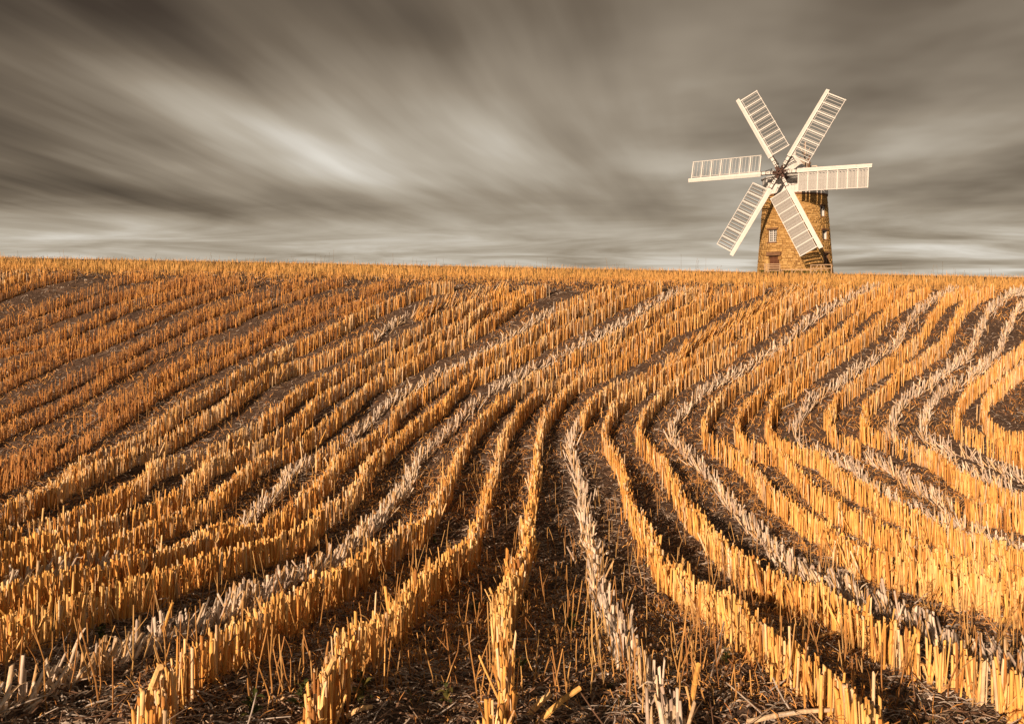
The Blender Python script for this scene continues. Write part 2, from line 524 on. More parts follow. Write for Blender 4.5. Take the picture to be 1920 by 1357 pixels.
# stones laid in courses; every one proud of the mortar by its own amount
courses = []
z = 0.0
r_ = random.Random(3)
while z < TH - 0.05:
    h = min(r_.choice([0.11, 0.13, 0.15, 0.15, 0.2]), TH - z)
    courses.append((z, h)); z += h
stones = []
for (z, h) in courses:
    zm = z + h / 2
    gaps = [(c, hh) for (c, hh, z0, z1) in OPEN.values() if z0 - 0.02 < zm < z1 + 0.02]
    a = r_.uniform(0, 6)
    end = a + 360
    while a < end - 1.5:
        wdeg = math.degrees(r_.uniform(0.20, 0.50) / tower_r(z))
        b_ = min(a + wdeg, end)
        segs = [(a, b_)]
        for (c, hh) in gaps:
            ns = []
            for (s0, s1) in segs:
                k0 = c - hh; 
                while k0 + 2 * hh < s0: k0 += 360
                k1 = k0 + 2 * hh
                if s1 <= k0 or s0 >= k1: ns.append((s0, s1))
                else:
                    if s0 < k0: ns.append((s0, k0))
                    if s1 > k1: ns.append((k1, s1))
            segs = ns
        for (s0, s1) in segs:
            if s1 - s0 > 1.0:
                stones.append((s0, s1, z, h, r_.uniform(-0.01, 0.035), r_.random()))
        a = b_


def frustum(w, d, h, ins, wob):
    """unit stone: x along the wall, -y out of it"""
    R_ = random.Random(wob)
    j = lambda s: R_.uniform(-s, s)
    b0 = [(-w, 0, 0), (w, 0, 0), (w, 0, h), (-w, 0, h)]
    m0 = [(x, -d * 0.72, zz) for (x, _, zz) in b0]
    f0 = [(x * (1 - ins) + j(ins * w * .6), -d + j(d * .12), h / 2 + (zz - h / 2) * (1 - 1.6 * ins) + j(ins * h * .5)) for (x, _, zz) in b0]
    vs = b0 + m0 + f0
    fs = []
    for o in (0, 4):
        for i in range(4):
            fs.append((o + i, o + (i + 1) % 4, o + 4 + (i + 1) % 4, o + 4 + i))
    fs.append((8, 9, 10, 11))
    return vs, fs

stone_meshes = []
for i in range(8):
    mb = MB(); mb.add(*frustum(0.5, 1.0, 1.0, 0.07, i))
    stone_meshes.append(mb.mesh('stone', M['stone'], i / 8.0))
seen = sorted(range(len(stones)), key=lambda i: -(math.cos(math.radians((stones[i][0] + stones[i][1]) / 2)) * (stones[i][1] - stones[i][0]) * stones[i][3]
              if abs(((stones[i][0] + stones[i][1]) / 2 + 180) % 360 - 180) < 62 else 0))
own = set(seen[:300])
sv, sf, stn = [], [], []
for i, (s0, s1, z, h, pr, tn) in enumerate(stones):
    am = (s0 + s1) / 2; r = tower_r(z + h / 2)
    wid = math.radians(s1 - s0) * r - 0.022
    rot = Matrix.Rotation(math.radians(am), 4, 'Z')
    back = on_tower(am, z, r - 0.09)
    if i in own:
        o = link('stone', stone_meshes[r_.randrange(8)], tower)
        o.location = back + Vector((0, 0, 0.01)); o.rotation_euler = (0, 0, math.radians(am)); o.scale = (wid, 0.09 + pr, h - 0.02)
    else:
        vs, fs = frustum(wid / 2, 0.09 + pr, h - 0.02, 0.07, i)
        o_ = len(sv)
        mtx = Matrix.Translation(back + Vector((0, 0, 0.01))) @ rot
        sv += [tuple(mtx @ Vector(p)) for p in vs]; sf += [tuple(k + o_ for k in f) for f in fs]; stn += [tn] * len(vs)
sw = link('stonework', np_mesh('stonework', sv, [np.array(sf)], tint=stn, mat=M['stone']), tower)
tag(sw, kind='stuff')
# the curb under the cap
rim = MB()
for (r0, r1, z0, z1) in ((RT - 0.2, RT + 0.10, TH - 0.16, TH + 0.03),):
    n_ = 72; vs = []
    for jj in range(n_):
        a = 360.0 * jj / n_
        vs += [on_tower(a, z0, r0), on_tower(a, z0, r1), on_tower(a, z1, r1), on_tower(a, z1, r0)]
    fs = []
    for jj in range(n_):
        p = jj * 4; q = ((jj + 1) % n_) * 4
        for e in range(4):
            fs.append((p + e, q + e, q + (e + 1) % 4, p + (e + 1) % 4))
    rim.add(vs, fs)
rim.build('curb_ring', M['lintel'], mill)


def frame_at(key, depth):
    """matrix of an opening: x along the wall, y into it, z up; origin at its bottom middle"""
    c, h, z0, z1 = OPEN[key]
    o = on_tower(c, z0, tower_r((z0 + z1) / 2) - depth)
    return Matrix.Translation(o) @ Matrix.Rotation(math.radians(c), 4, 'Z')


def opening_size(key):
    c, h, z0, z1 = OPEN[key]
    return 2 * math.sin(math.radians(h)) * (tower_r((z0 + z1) / 2) - 0.2), z1 - z0

# casement window with small panes, facing the field
w_, h_ = opening_size('pane')
fr = MB(); W2 = w_ / 2
fr.box(-W2, -W2 + 0.09, -0.04, 0.04, 0, h_).box(W2 - 0.09, W2, -0.04, 0.04, 0, h_)
fr.box(-W2 + 0.09, W2 - 0.09, -0.04, 0.04, 0, 0.08).box(-W2 + 0.09, W2 - 0.09, -0.04, 0.04, h_ - 0.08, h_).box(-0.06, 0.06, -0.05, 0.04, 0.08, h_ - 0.08)
win = fr.build('window', M['white'], mill); win.matrix_local = frame_at('pane', 0.2)
win['label'] = 'white casement of small dark panes above the door'
bars = MB()
for sgn in (-1, 1):
    x0, x1 = sorted((sgn * 0.06, sgn * (W2 - 0.09)))
    xm = (x0 + x1) / 2
    for kx in (x0 + (x1 - x0) / 2,):
        bars.box(kx - 0.018, kx + 0.018, -0.02, 0.02, 0.08, h_ - 0.08)
    for q in range(1, 5):
        zz = 0.08 + (h_ - 0.16) * q / 5
        bars.box(x0, x1, -0.017, 0.017, zz - 0.018, zz + 0.018)
bars.build('glazing_bars', M['white'], win)
pane_me = MB().box(-0.5, 0.5, -0.003, 0.003, 0, 1).mesh('pane', M['glass'])
for sgn in (-1, 1):
    x0, x1 = sorted((sgn * 0.06, sgn * (W2 - 0.09)))
    for cxx in (0, 1):
        for q in range(5):
            p = link('pane', pane_me, win)
            p.location = (x0 + (x1 - x0) * (cxx + 0.5) / 2, 0.025, 0.08 + (h_ - 0.16) * q / 5 + 0.002)
            p.scale = ((x1 - x0) / 2, 1, (h_ - 0.16) / 5 - 0.004)
mb = MB().box(-W2 - 0.16, W2 + 0.16, -0.07, 0.2, 0.0, 0.17)
o = mb.build('lintel', M['lintel'], mill, 0.012); o.matrix_local = frame_at('pane', 0.0) @ Matrix.Translation((0, 0.02, h_ - 0.02))
mb = MB().box(-W2 - 0.12, W2 + 0.12, -0.12, 0.3, -0.14, 0.0)
o = mb.build('sill', M['lintel'], mill, 0.012); o.matrix_local = frame_at('pane', 0.0) @ Matrix.Translation((0, 0.02, 0.01))

# door of brown boards
w_, h_ = opening_size('door'); W2 = w_ / 2
dr = MB().box(-W2, W2, 0.03, 0.07, 0, h_).build('door', M['brown_wood'], mill); dr.matrix_local = frame_at('door', 0.25)
pl = MB().box(-0.5, 0.5, -0.025, 0.025, 0, 1).mesh('door_plank', M['brown_wood'], 0.0)
for q in range(6):
    p = link('door_plank', pl, dr); p.location = (-W2 + w_ * (q + 0.5) / 6, 0.0, 0.03); p.scale = (w_ / 6 - 0.014, 1, h_ - 0.06)
ld = MB().box(-W2 + 0.03, W2 - 0.03, -0.05, -0.026, 0.35, 0.47).build('door_ledge', M['brown_wood'], dr)
MB().box(-W2 + 0.03, W2 - 0.03, -0.05, -0.026, 1.2, 1.32).build('door_ledge', M['brown_wood'], dr)
mb = MB().tube([(W2 - 0.14, -0.03, 0.85), (W2 - 0.14, -0.09, 0.86), (W2 - 0.14, -0.09, 0.97), (W2 - 0.14, -0.03, 0.98)], 0.014, 6)
mb.build('handle', M['black_iron'], dr)
mb = MB().box(-W2 - 0.2, W2 + 0.22, -0.08, 0.25, 0.0, 0.36)
o = mb.build('lintel', M['lintel'], mill, 0.02); o.matrix_local = frame_at('door', 0.0) @ Matrix.Translation((0, 0.02, h_ - 0.02))
o['label'] = 'dark stone lintel over the plank door'
for sgn, hh in ((-1, 1.3), (1, 0.34)):
    mb = MB().box(-0.16, 0.16, -0.05, 0.25, 0, hh)
    o = mb.build('jamb_stone', M['stone'], mill, 0.015)
    o.matrix_local = frame_at('door', 0.0) @ Matrix.Translation((sgn * (W2 + 0.13), 0.03, 0.05 if sgn < 0 else 1.28))

# the three openings on the shaded side
for key in ('high', 'middle', 'low'):
    w_, h_ = opening_size(key); W2 = w_ / 2
    fr = MB().box(-W2, -W2 + 0.07, -0.03, 0.04, 0, h_).box(W2 - 0.07, W2, -0.03, 0.04, 0, h_)
    fr.box(-W2 + 0.07, W2 - 0.07, -0.03, 0.04, 0, 0.07).box(-W2 + 0.07, W2 - 0.07, -0.03, 0.04, h_ - 0.07, h_)
    fr.box(-0.03, 0.03, -0.03, 0.04, 0.07, h_ - 0.07)
    wn = fr.build('window', M['white'] if key != 'low' else M['fan_wood'], mill); wn.matrix_local = frame_at(key, 0.32)
    for sgn in (-1, 1):
        x0, x1 = sorted((sgn * 0.03, sgn * (W2 - 0.07)))
        p = link('pane' if key != 'low' else 'shutter_board', pane_me if key != 'low' else MB().box(-0.5, 0.5, -0.01, 0.01, 0, 1).mesh('shutter_board', M['brown_wood']), wn)
        p.location = ((x0 + x1) / 2, 0.015, 0.07); p.scale = (x1 - x0, 1, h_ - 0.14)
    # thin slab on the right cheek of the opening, white on the upper two
    mb = MB().box(-0.012, 0.0, 0.10, 0.26, 0.02, h_ - 0.02)
    ch = mb.build('window_cheek', M['white'] if key != 'low' else M['lintel'], mill)
    c, hh, z0, z1 = OPEN[key]
    ch.matrix_local = frame_at(key, 0.03) @ Matrix.Translation((W2 - 0.012, 0, 0))
    mb = MB().box(-W2 - 0.12, W2 + 0.12, -0.04, 0.25, 0, 0.15)
    o = mb.build('lintel', M['lintel'], mill, 0.012); o.matrix_local = frame_at(key, 0.0) @ Matrix.Translation((0, 0.03, h_ - 0.01))
    mb = MB().box(-W2 - 0.1, W2 + 0.1, -0.07, 0.3, -0.11, 0)
    o = mb.build('sill', M['lintel'], mill, 0.012); o.matrix_local = frame_at(key, 0.0) @ Matrix.Translation((0, 0.03, 0.01))

# cap: frame with x right, y back, z up, turned to the left of the line of sight
AL, TAU = math.radians(17.0), math.radians(10.0)
ZS0, ZS1 = TH - 0.02, 9.3
FY, FW, CR = -2.55, 1.60, 3.02     # front plane, its half width, radius of the skirt
cap_rot = Matrix.Rotation(-AL, 4, 'Z')


PROFILE = [(3.16, 9.24), (2.95, 9.32), (2.40, 9.46), (1.80, 9.70), (1.25, 10.08), (0.84, 10.52), (0.50, 10.98), (0.24, 11.32), (0.10, 11.56)]
NR = 48
rv, rf = [], []
for dd in (0.0, 0.06):
    for (r, zz) in PROFILE:
        for j in range(NR):
            a = 2 * math.pi * j / NR
            rv.append(((r - dd) * math.sin(a), -(r - dd) * math.cos(a), zz - dd))
npf = len(PROFILE)
for i in range(npf - 1):
    for j in range(NR):
        q = (i * NR + j, i * NR + (j + 1) % NR, (i + 1) * NR + (j + 1) % NR, (i + 1) * NR + j)
        rf.append(q); rf.append(tuple(reversed([k_ + npf * NR for k_ in q])))
for j in range(NR):
    for i in (0, npf - 1):
        rf.append((i * NR + j, i * NR + (j + 1) % NR, i * NR + (j + 1) % NR + npf * NR, i * NR + j + npf * NR))
cap = MB().add(rv, rf).build('cap', M['white'], mill)
cap.matrix_local = cap_rot
cap['label'] = 'white boarded ogee cap'
for j in range(0, NR, 2):
    mb = MB()
    for i in range(npf - 1):
        mb.bar(Vector(rv[i * NR + j]) * 1.001, Vector(rv[(i + 1) * NR + j]) * 1.001, 0.045, 0.03)
    mb.build('roof_batten', M['white'], cap)
MB().tube([(0, 0, 11.5), (0, 0, 11.75), (0, 0, 11.95)], [0.12, 0.14, 0.03], 10).build('finial', M['white'], cap)
# hood over the windshaft
hv = []
for y in (FY - 0.35, -1.0):
    hv += [(-0.62, y, 9.2), (0.62, y, 9.2), (0.62, y, 9.62), (0, y, 10.02), (-0.62, y, 9.62)]
MB().add(hv, [(0, 4, 3, 2, 1), (5, 6, 7, 8, 9), (0, 1, 6, 5), (1, 2, 7, 6), (2, 3, 8, 7), (3, 4, 9, 8), (4, 0, 5, 9)]).build('shaft_hood', M['white'], cap)
# skirt boards all round
a0 = math.degrees(math.asin(FW / CR)) + 2
nb = 34
for i in range(nb):
    s0 = a0 + (360 - 2 * a0) * i / nb; s1 = a0 + (360 - 2 * a0) * (i + 1) / nb
    P = lambda a, r, zz: (r * math.sin(math.radians(a)), -r * math.cos(math.radians(a)), zz)
    g = 0.25
    vs = []
    for zz, rr in ((ZS0, CR + 0.03), (ZS1 + 0.05, CR - 0.03)):
        for (aa, dd) in ((s0 + g, 0), (s1 - g, 0), (s1 - g, -0.05), (s0 + g, -0.05)):
            vs.append(P(aa, rr + dd, zz))
    MB().add(vs, [(0, 3, 2, 1), (4, 5, 6, 7), (0, 1, 5, 4), (1, 2, 6, 5), (2, 3, 7, 6), (3, 0, 4, 7)]).build('skirt_board', M['white'], cap)
# front boards
nf = 8
for i in range(nf):
    x0 = -FW + 2 * FW * i / nf + 0.008; x1 = -FW + 2 * FW * (i + 1) / nf - 0.008
    top = lambda x: ZS1 + 0.02
    vs = [(x0, FY, ZS0), (x1, FY, ZS0), (x1, FY + 0.06, ZS0), (x0, FY + 0.06, ZS0), (x0, FY, top(x0)), (x1, FY, top(x1)), (x1, FY + 0.06, top(x1)), (x0, FY + 0.06, top(x0))]
    MB().add(vs, [(0, 3, 2, 1), (4, 5, 6, 7), (0, 1, 5, 4), (1, 2, 6, 5), (2, 3, 7, 6), (3, 0, 4, 7)]).build('front_board', M['white'], cap)
MB().box(-FW - 0.1, FW + 0.1, FY - 0.35, FY - 0.002, 8.72, 9.02).build('weather_beam', M['white'], cap, 0.02)
for sx in (-1, 1):
    MB().box(sx * 1.5 - 0.15, sx * 1.5 + 0.15, FY - 0.33, FY - 0.002, 8.30, 8.717).build('beam_bracket', M['white'], cap, 0.02)
MB().box(-0.35, -0.13, FY - 0.25, FY - 0.002, 8.35, 8.717).build('beam_bracket', M['white'], cap, 0.02)
MB().box(-FW - 0.12, FW + 0.12, FY - 0.09, FY - 0.002, ZS0 - 0.03, ZS0 + 0.13).build('skirting_board', M['white'], cap)
# windshaft and sails
nh = Vector((-math.sin(AL), -math.cos(AL), 0))
nrm = (nh * math.cos(TAU) + Vector((0, 0, math.sin(TAU)))).normalized()
e1 = Vector((math.cos(AL), -math.sin(AL), 0))
e2 = e1.cross(nrm).normalized()
if e2.z < 0: e2 = -e2
HUB = nh * 4.4 + Vector((0, 0, 9.38))
PHI0 = 3.2


def sail_matrix(phi):
    c_, s_ = math.cos(phi), math.sin(phi)
    r = e1 * c_ + e2 * s_
    c = e1 * s_ - e2 * c_
    n_ = -nrm
    m_ = Matrix(((r.x, c.x, n_.x, HUB.x), (r.y, c.y, n_.y, HUB.y), (r.z, c.z, n_.z, HUB.z), (0, 0, 0, 1)))
    return m_

SL = 9.10
def twist(c): return 0.10 * c
# whip: tapered beam
vs = []
for (x, wy0, wy1, z0, z1) in ((0.42, -0.13, 0.13, -0.12, 0.16), (1.80, -0.13, 0.13, -0.12, 0.16), (1.82, -0.02, 0.17, -0.12, 0.16), (SL, 0.0, 0.13, -0.06, 0.08)):
    vs += [(x, wy0, z0), (x, wy1, z0), (x, wy1, z1), (x, wy0, z1)]
fs = [(0, 1, 2, 3), (12, 15, 14, 13)]
for a in range(3):
    for e in range(4):
        fs.append((a * 4 + e, a * 4 + 4 + e, a * 4 + 4 + (e + 1) % 4, a * 4 + (e + 1) % 4))
whip_me = MB().add(vs, fs).mesh('sail', M['white'])
lead_me = MB().add([(1.8, -0.27, -0.02), (1.8, -0.025, -0.14), (1.8, -0.025, -0.10), (1.8, -0.27, 0.02),
                    (SL, -0.24, 0.0), (SL, -0.005, -0.08), (SL, -0.005, -0.04), (SL, -0.24, 0.04)],
                   [(0, 3, 2, 1), (4, 5, 6, 7), (0, 1, 5, 4), (1, 2, 6, 5), (2, 3, 7, 6), (3, 0, 4, 7)]).mesh('leading_board', M['white'])
C0, C1 = 0.26, 1.86
bar_me = MB().add([(-0.055, 0.1, twist(.1) - .06), (0.055, 0.1, twist(.1) - .06), (0.055, 0.1, twist(.1) + .06), (-0.055, 0.1, twist(.1) + .06),
                   (-0.045, C1 + .06, twist(C1) - .05), (0.045, C1 + .06, twist(C1) - .05), (0.045, C1 + .06, twist(C1) + .03), (-0.045, C1 + .06, twist(C1) + .03)],
                  [(0, 3, 2, 1), (4, 5, 6, 7), (0, 1, 5, 4), (1, 2, 6, 5), (2, 3, 7, 6), (3, 0, 4, 7)]).mesh('sail_bar', M['white'])
FI = math.radians(66)
def sh_pts(w, t, FI):
    d = (math.cos(FI), math.sin(FI)); nn = (-d[1], d[0])
    pts = []
    for cc in (C0 + 0.02, C1 - 0.03):
        for (sa, sb) in ((-1, -1), (1, -1), (1, 1), (-1, 1)):
            pts.append((sa * w / 2 * d[0] + sb * t / 2 * nn[0], cc, twist(cc) + 0.02 + sa * w / 2 * d[1] + sb * t / 2 * nn[1]))
    return pts
def sh_mesh(): return [(0, 3, 2, 1), (4, 5, 6, 7), (0, 1, 5, 4), (1, 2, 6, 5), (2, 3, 7, 6), (3, 0, 4, 7)]
shut_me = MB().add(sh_pts(0.27, 0.024, math.radians(70)), [(0, 3, 2, 1), (4, 5, 6, 7), (0, 1, 5, 4), (1, 2, 6, 5), (2, 3, 7, 6), (3, 0, 4, 7)]).mesh('shutter', M['white'])
shut_shut_me = MB().add(sh_pts(0.36, 0.024, math.radians(58)), sh_mesh()).mesh('shutter', M['white'])
def rail_me(name, c, w, x0, x1, dz):
    return MB().box(x0, x1, c - w / 2, c + w / 2, twist(c) + dz - w / 2, twist(c) + dz + w / 2).mesh(name, M['white'])
outer_me = rail_me('outer_rail', C1, 0.055, 1.9, SL - 0.27, -0.085)
inner_me = rail_me('inner_rail', C0, 0.04, 1.9, SL - 0.27, -0.085)
strap_me = MB().box(-0.03, 0.03, -0.15, 0.15, -0.15, 0.18).mesh('iron_strap', M['black_iron'])
bolt_me = MB().tube([(0, 0, -0.17), (0, 0, -0.11)], 0.05, 8).mesh('bolt', M['black_iron'])
plate_me = MB().box(0.5, 1.95, 0.135, 0.20, -0.05, 0.14).mesh('iron_plate', M['black_iron'])
R0 = 1.95
SAILS = {0: (-1.1, 0.88), 1: (61.7, 0.93), 2: (120.2, 0.99), 3: (180.0, 1.0), 4: (241.6, 0.97), 5: (298.6, 0.92)}
sail0 = link('sail', whip_me, mill)
link('leading_board', lead_me, sail0); link('outer_rail', outer_me, sail0); link('inner_rail', inner_me, sail0); link('iron_plate', plate_me, sail0)
for i in range(8):
    o = link('sail_bar', bar_me, sail0); o.location = (R0 + i * 0.975, 0, 0)
for i in range(7):
    for q in range(3):
        o = link('shutter', shut_me, sail0); o.location = (R0 + i * 0.975 + 0.17 + q * 0.32, 0, 0)
for x in (0.85, 1.28, 1.72):
    o = link('iron_strap', strap_me, sail0); o.location = (x, 0, 0)
o = link('bolt', bolt_me, sail0); o.location = (1.08, 0, 0)
for i in (1, 2, 3, 4, 5, 0):
    s_ = sail0 if i == 0 else copy_tree(sail0, mill)
    s_.matrix_local = sail_matrix(math.radians(SAILS[i][0])) @ Matrix.Diagonal((SAILS[i][1], 1, 1, 1))
    if i in (0, 5):      # the shutters of these two sails are drawn closer
        for c_ in s_.children:
            if c_.name.startswith('shutter'):
                c_.data = shut_shut_me
        s_['label'] = 'sail with its shutters drawn nearly closed'
# hub (iron cross) in the frame of the shaft
hubm = sail_matrix(0)
hub = MB().tube([(0, 0, 0.45), (0, 0, -0.32), (0, 0, -0.36)], [0.31, 0.31, 0.22], 16).build('hub', M['iron'], mill)
hub.matrix_local = hubm
for i in range(6):
    a = math.radians(60 * i - PHI0)
    rr = Vector((math.cos(a), math.sin(a), 0)); tt = Vector((-math.sin(a), math.cos(a), 0))
    MB().bar(rr * 0.3 + Vector((0, 0, 0.0)), rr * 0.66, 0.32, 0.26).build('cross_arm', M['iron'], hub)
    mb = MB().bar(rr * 0.2 + Vector((0, 0, -0.38)), rr * 0.72 + tt * 0.1 + Vector((0, 0, -0.46)), 0.055)
    mb.bar(rr * 0.72 + tt * 0.1 + Vector((0, 0, -0.46)), rr * 0.66 + tt * 0.36 + Vector((0, 0, -0.25)), 0.05)
    mb.bar(rr * 0.66 + tt * 0.36 + Vector((0, 0, -0.25)), rr * 1.35 + tt * 0.30 + Vector((0, 0, -0.05)), 0.035)
    mb.build('shutter_crank', M['black_iron'], hub)
    MB().tube([rr * 0.56 + tt * 0.16 + Vector((0, 0, -0.16)), rr * 0.56 + tt * 0.16 + Vector((0, 0, -0.26))], 0.06, 6).build('hub_bolt', M['white'], hub)
MB().tube([(0, 0, -0.36), (0, 0, -0.62), (0, 0, -0.64)], [0.10, 0.08, 0.03], 10).build('striking_rod', M['iron'], hub)
MB().tube([(0, 0, 0.45), (0, 0, 2.2)], 0.28, 14).build('windshaft', M['iron'], hub)

# fantail on its stage behind the cap
FT = MB().box(-1.0, 1.0, 2.3, 4.2, 9.95, 10.05).build('fantail', M['fan_wood'], mill)
FT.matrix_local = cap_rot
FT['label'] = 'faded fantail on a small stage behind the cap'
for sx in (-0.45, 0.45):
    MB().bar((sx, 3.1, 9.9), (sx, 3.3, 11.9), 0.14).build('fan_post', M['fan_brown'], FT)
    MB().bar((sx, 4.1, 10.0), (sx, 3.3, 11.2), 0.10).build('fan_brace', M['fan_brown'], FT)
    MB().bar((sx * 2.1, 4.15, 10.0), (sx * 2.1, 4.15, 10.95), 0.08).build('stage_post', M['fan_wood'], FT)
    MB().bar((sx * 2.1, 2.4, 8.9), (sx * 2.1, 4.1, 9.94), 0.14).build('stage_brace', M['white'], FT)
MB().bar((-0.95, 4.15, 10.95), (0.95, 4.15, 10.95), 0.08).build('stage_rail', M['fan_wood'], FT)
FC = Vector((0, 3.3, 11.75))
for i in range(6):
    a = math.radians(60 * i + 90)
    d = Vector((0, math.cos(a), math.sin(a))); t = Vector((0, -math.sin(a), math.cos(a)))
    p0 = FC + d * 0.35; p1 = FC + d * 1.5
    x = Vector((0.12, 0, 0))
    vs = [p0 - t * 0.16 - x, p0 + t * 0.16 + x, p1 + t * 0.42 + x * 1.6, p1 - t * 0.42 - x * 1.6]
    th = Vector((0.03, 0, 0))
    vs = [p - th for p in vs] + [p + th for p in vs]
    MB().add(vs, [(0, 1, 2, 3), (7, 6, 5, 4), (0, 4, 5, 1), (1, 5, 6, 2), (2, 6, 7, 3), (3, 7, 4, 0)]).build('fan_blade', M['fan_wood'], FT)
    MB().bar(FC, FC + d * 1.45 + Vector((-0.05, 0, 0)), 0.06).build('fan_arm', M['fan_brown'], FT)

# fences in front of the mill
def mill_pt(x, y):
    p = mill.matrix_basis @ Vector((x, y, 0))
    return p.x, p.y, float(terrain(p.x, p.y))


def fence(name, label, x0, x1, y, posts, rails, diags, hgt):
    X, Y, Z = mill_pt((x0 + x1) / 2, y)
    root = bpy.data.objects.new(name, None); COL.objects.link(root)
    root.location = (X, Y, Z - 0.03); root.rotation_euler = mill.rotation_euler
    tag(root, label, 'fence' if 'gate' not in name else 'gate')
    hw = (x1 - x0) / 2
    for fx in posts:
        MB().box(-hw + fx * 2 * hw - 0.05, -hw + fx * 2 * hw + 0.05, -0.05, 0.05, -0.1, hgt + 0.06).build('post', M['fence_wood'], root)
    for (f0, f1, h0, h1) in rails:
        MB().bar((-hw + f0 * 2 * hw, -0.07, h0), (-hw + f1 * 2 * hw, -0.07, h1), 0.035, 0.085).build('rail', M['fence_wood'], root)
    for (f0, f1, h0, h1) in diags:
        MB().bar((-hw + f0 * 2 * hw, -0.105, h0), (-hw + f1 * 2 * hw, -0.105, h1), 0.03, 0.065).build('brace', M['fence_wood'], root)
    return root

HG = 0.80
fence('field_gate', 'small weathered four bar gate in front of the mill door', -2.62, -1.30, -4.75, (0, 0.22, 1),
      [(0, 1, h, h) for h in (0.2, 0.42, 0.62, 0.80)], [], HG)
fence('low_rail_fence', 'long low single rail fence along the foot of the mill', -2.2, 1.38, -4.45, (0, 0.28, 0.55, 0.78, 1), [(0, 1, 0.34, 0.32)],
      [(0.34, 0.28, 0.02, 0.32), (0.6, 0.66, 0.02, 0.32)], 0.34)
fence('braced_fence', 'weathered fence with slanting braces under the lowest sail tip', 1.40, 3.15, -4.5, (0, 0.5, 1), [(0, 1, 0.80, 0.83), (0, 1, 0.46, 0.5)],
      [(0.08, 0.34, 0.0, 0.8), (0.62, 0.86, 0.78, 0.0), (0.3, 0.12, 0.1, 0.6)], 0.78)

# ------------------------------------------------------------------ the stubble field
def gen_stubs(base, hgt, rad, az, lean, bend, tints, sides=6, rings=((0, 1.05), (0.5, 0.95), (1.0, 0.88)), slant=0.5, seed=1):
    """tapered canes: base (n,3), all others (n,)"""
    R_ = np.random.default_rng(seed)
    n = len(hgt); K = len(rings)
    dirv = np.c_[np.sin(lean) * np.cos(az), np.sin(lean) * np.sin(az), np.cos(lean)]
    side = np.c_[-np.sin(az), np.cos(az), np.zeros(n)]
    other = np.cross(dirv, side)
    ang = np.arange(sides) * 2 * np.pi / sides
    off = R_.random(n) * 6.28
    V = np.zeros((n, K, sides, 3))
    bdir = side * np.cos(off)[:, None] + other * np.sin(off)[:, None]
    for k_, (t, rf) in enumerate(rings):
        c = base + dirv * (hgt * t)[:, None] + bdir * (bend * hgt * t * t)[:, None]
        a = ang[None, :] + off[:, None]
        V[:, k_] = c[:, None, :] + (np.cos(a)[..., None] * side[:, None, :] + np.sin(a)[..., None] * other[:, None, :]) * (rad * rf)[:, None, None]
        if k_ == K - 1:
            sl = (R_.random(n) * 2 - 1) * slant
            V[:, k_] += dirv[:, None, :] * ((np.cos(a + off[:, None] * 3) * rad[:, None] * sl[:, None] * 2)[..., None] + (R_.random((n, sides)) - 0.5)[..., None] * rad[:, None, None] * 0.7)
    idx = (np.arange(n)[:, None, None] * K + np.arange(K)[None, :, None]) * sides + np.arange(sides)[None, None, :]
    a = idx[:, :-1, :]; b = np.roll(idx, -1, 2)[:, :-1, :]; c = np.roll(idx, -1, 2)[:, 1:, :]; d = idx[:, 1:, :]
    q = np.stack([a, b, c, d], -1).reshape(-1, 4)
    cap = idx[:, -1, :]
    return V.reshape(-1, 3), q, cap, np.repeat(tints, K * sides)


def gen_ribbons(P0, P1, P2, w0, w1, segs, tints, wdir=None, seed=1):
    R_ = np.random.default_rng(seed)
    n = len(P0)
    if wdir is None:
        d = P2 - P0
        r = R_.normal(size=(n, 3)); r[:, 2] *= 0.4
        wdir = np.cross(d, r); wdir /= np.linalg.norm(wdir, axis=1)[:, None] + 1e-9
    t = np.linspace(0, 1, segs + 1)[None, :, None]
    C = P0[:, None] * (1 - t) ** 2 + P1[:, None] * 2 * t * (1 - t) + P2[:, None] * t ** 2
    w = (w0[:, None] * (1 - t[..., 0]) + w1[:, None] * t[..., 0])[..., None] / 2
    V = np.stack([C - wdir[:, None] * w, C + wdir[:, None] * w], 2)
    i = (np.arange(n)[:, None] * (segs + 1) + np.arange(segs)[None, :]) * 2
    q = np.stack([i, i + 1, i + 3, i + 2], -1).reshape(-1, 4)
    return V.reshape(-1, 3), q, np.repeat(tints, (segs + 1) * 2)


def stuff(name, mat, label, parts):
    """one joined object of pieces nobody could count; parts: list of (verts, [faces...], tint)"""
    vs, fs, ts, o = [], {}, [], 0
    for (v_, faces, t_) in parts:
        vs.append(v_); ts.append(t_)
        for f in faces:
            fs.setdefault(f.shape[1], []).append(f + o)
        o += len(v_)
    me = np_mesh(name, np.concatenate(vs), [np.concatenate(f) for f in fs.values()], tint=np.concatenate(ts), mat=mat)
    ob = link(name, me)
    return tag(ob, label, kind='stuff')

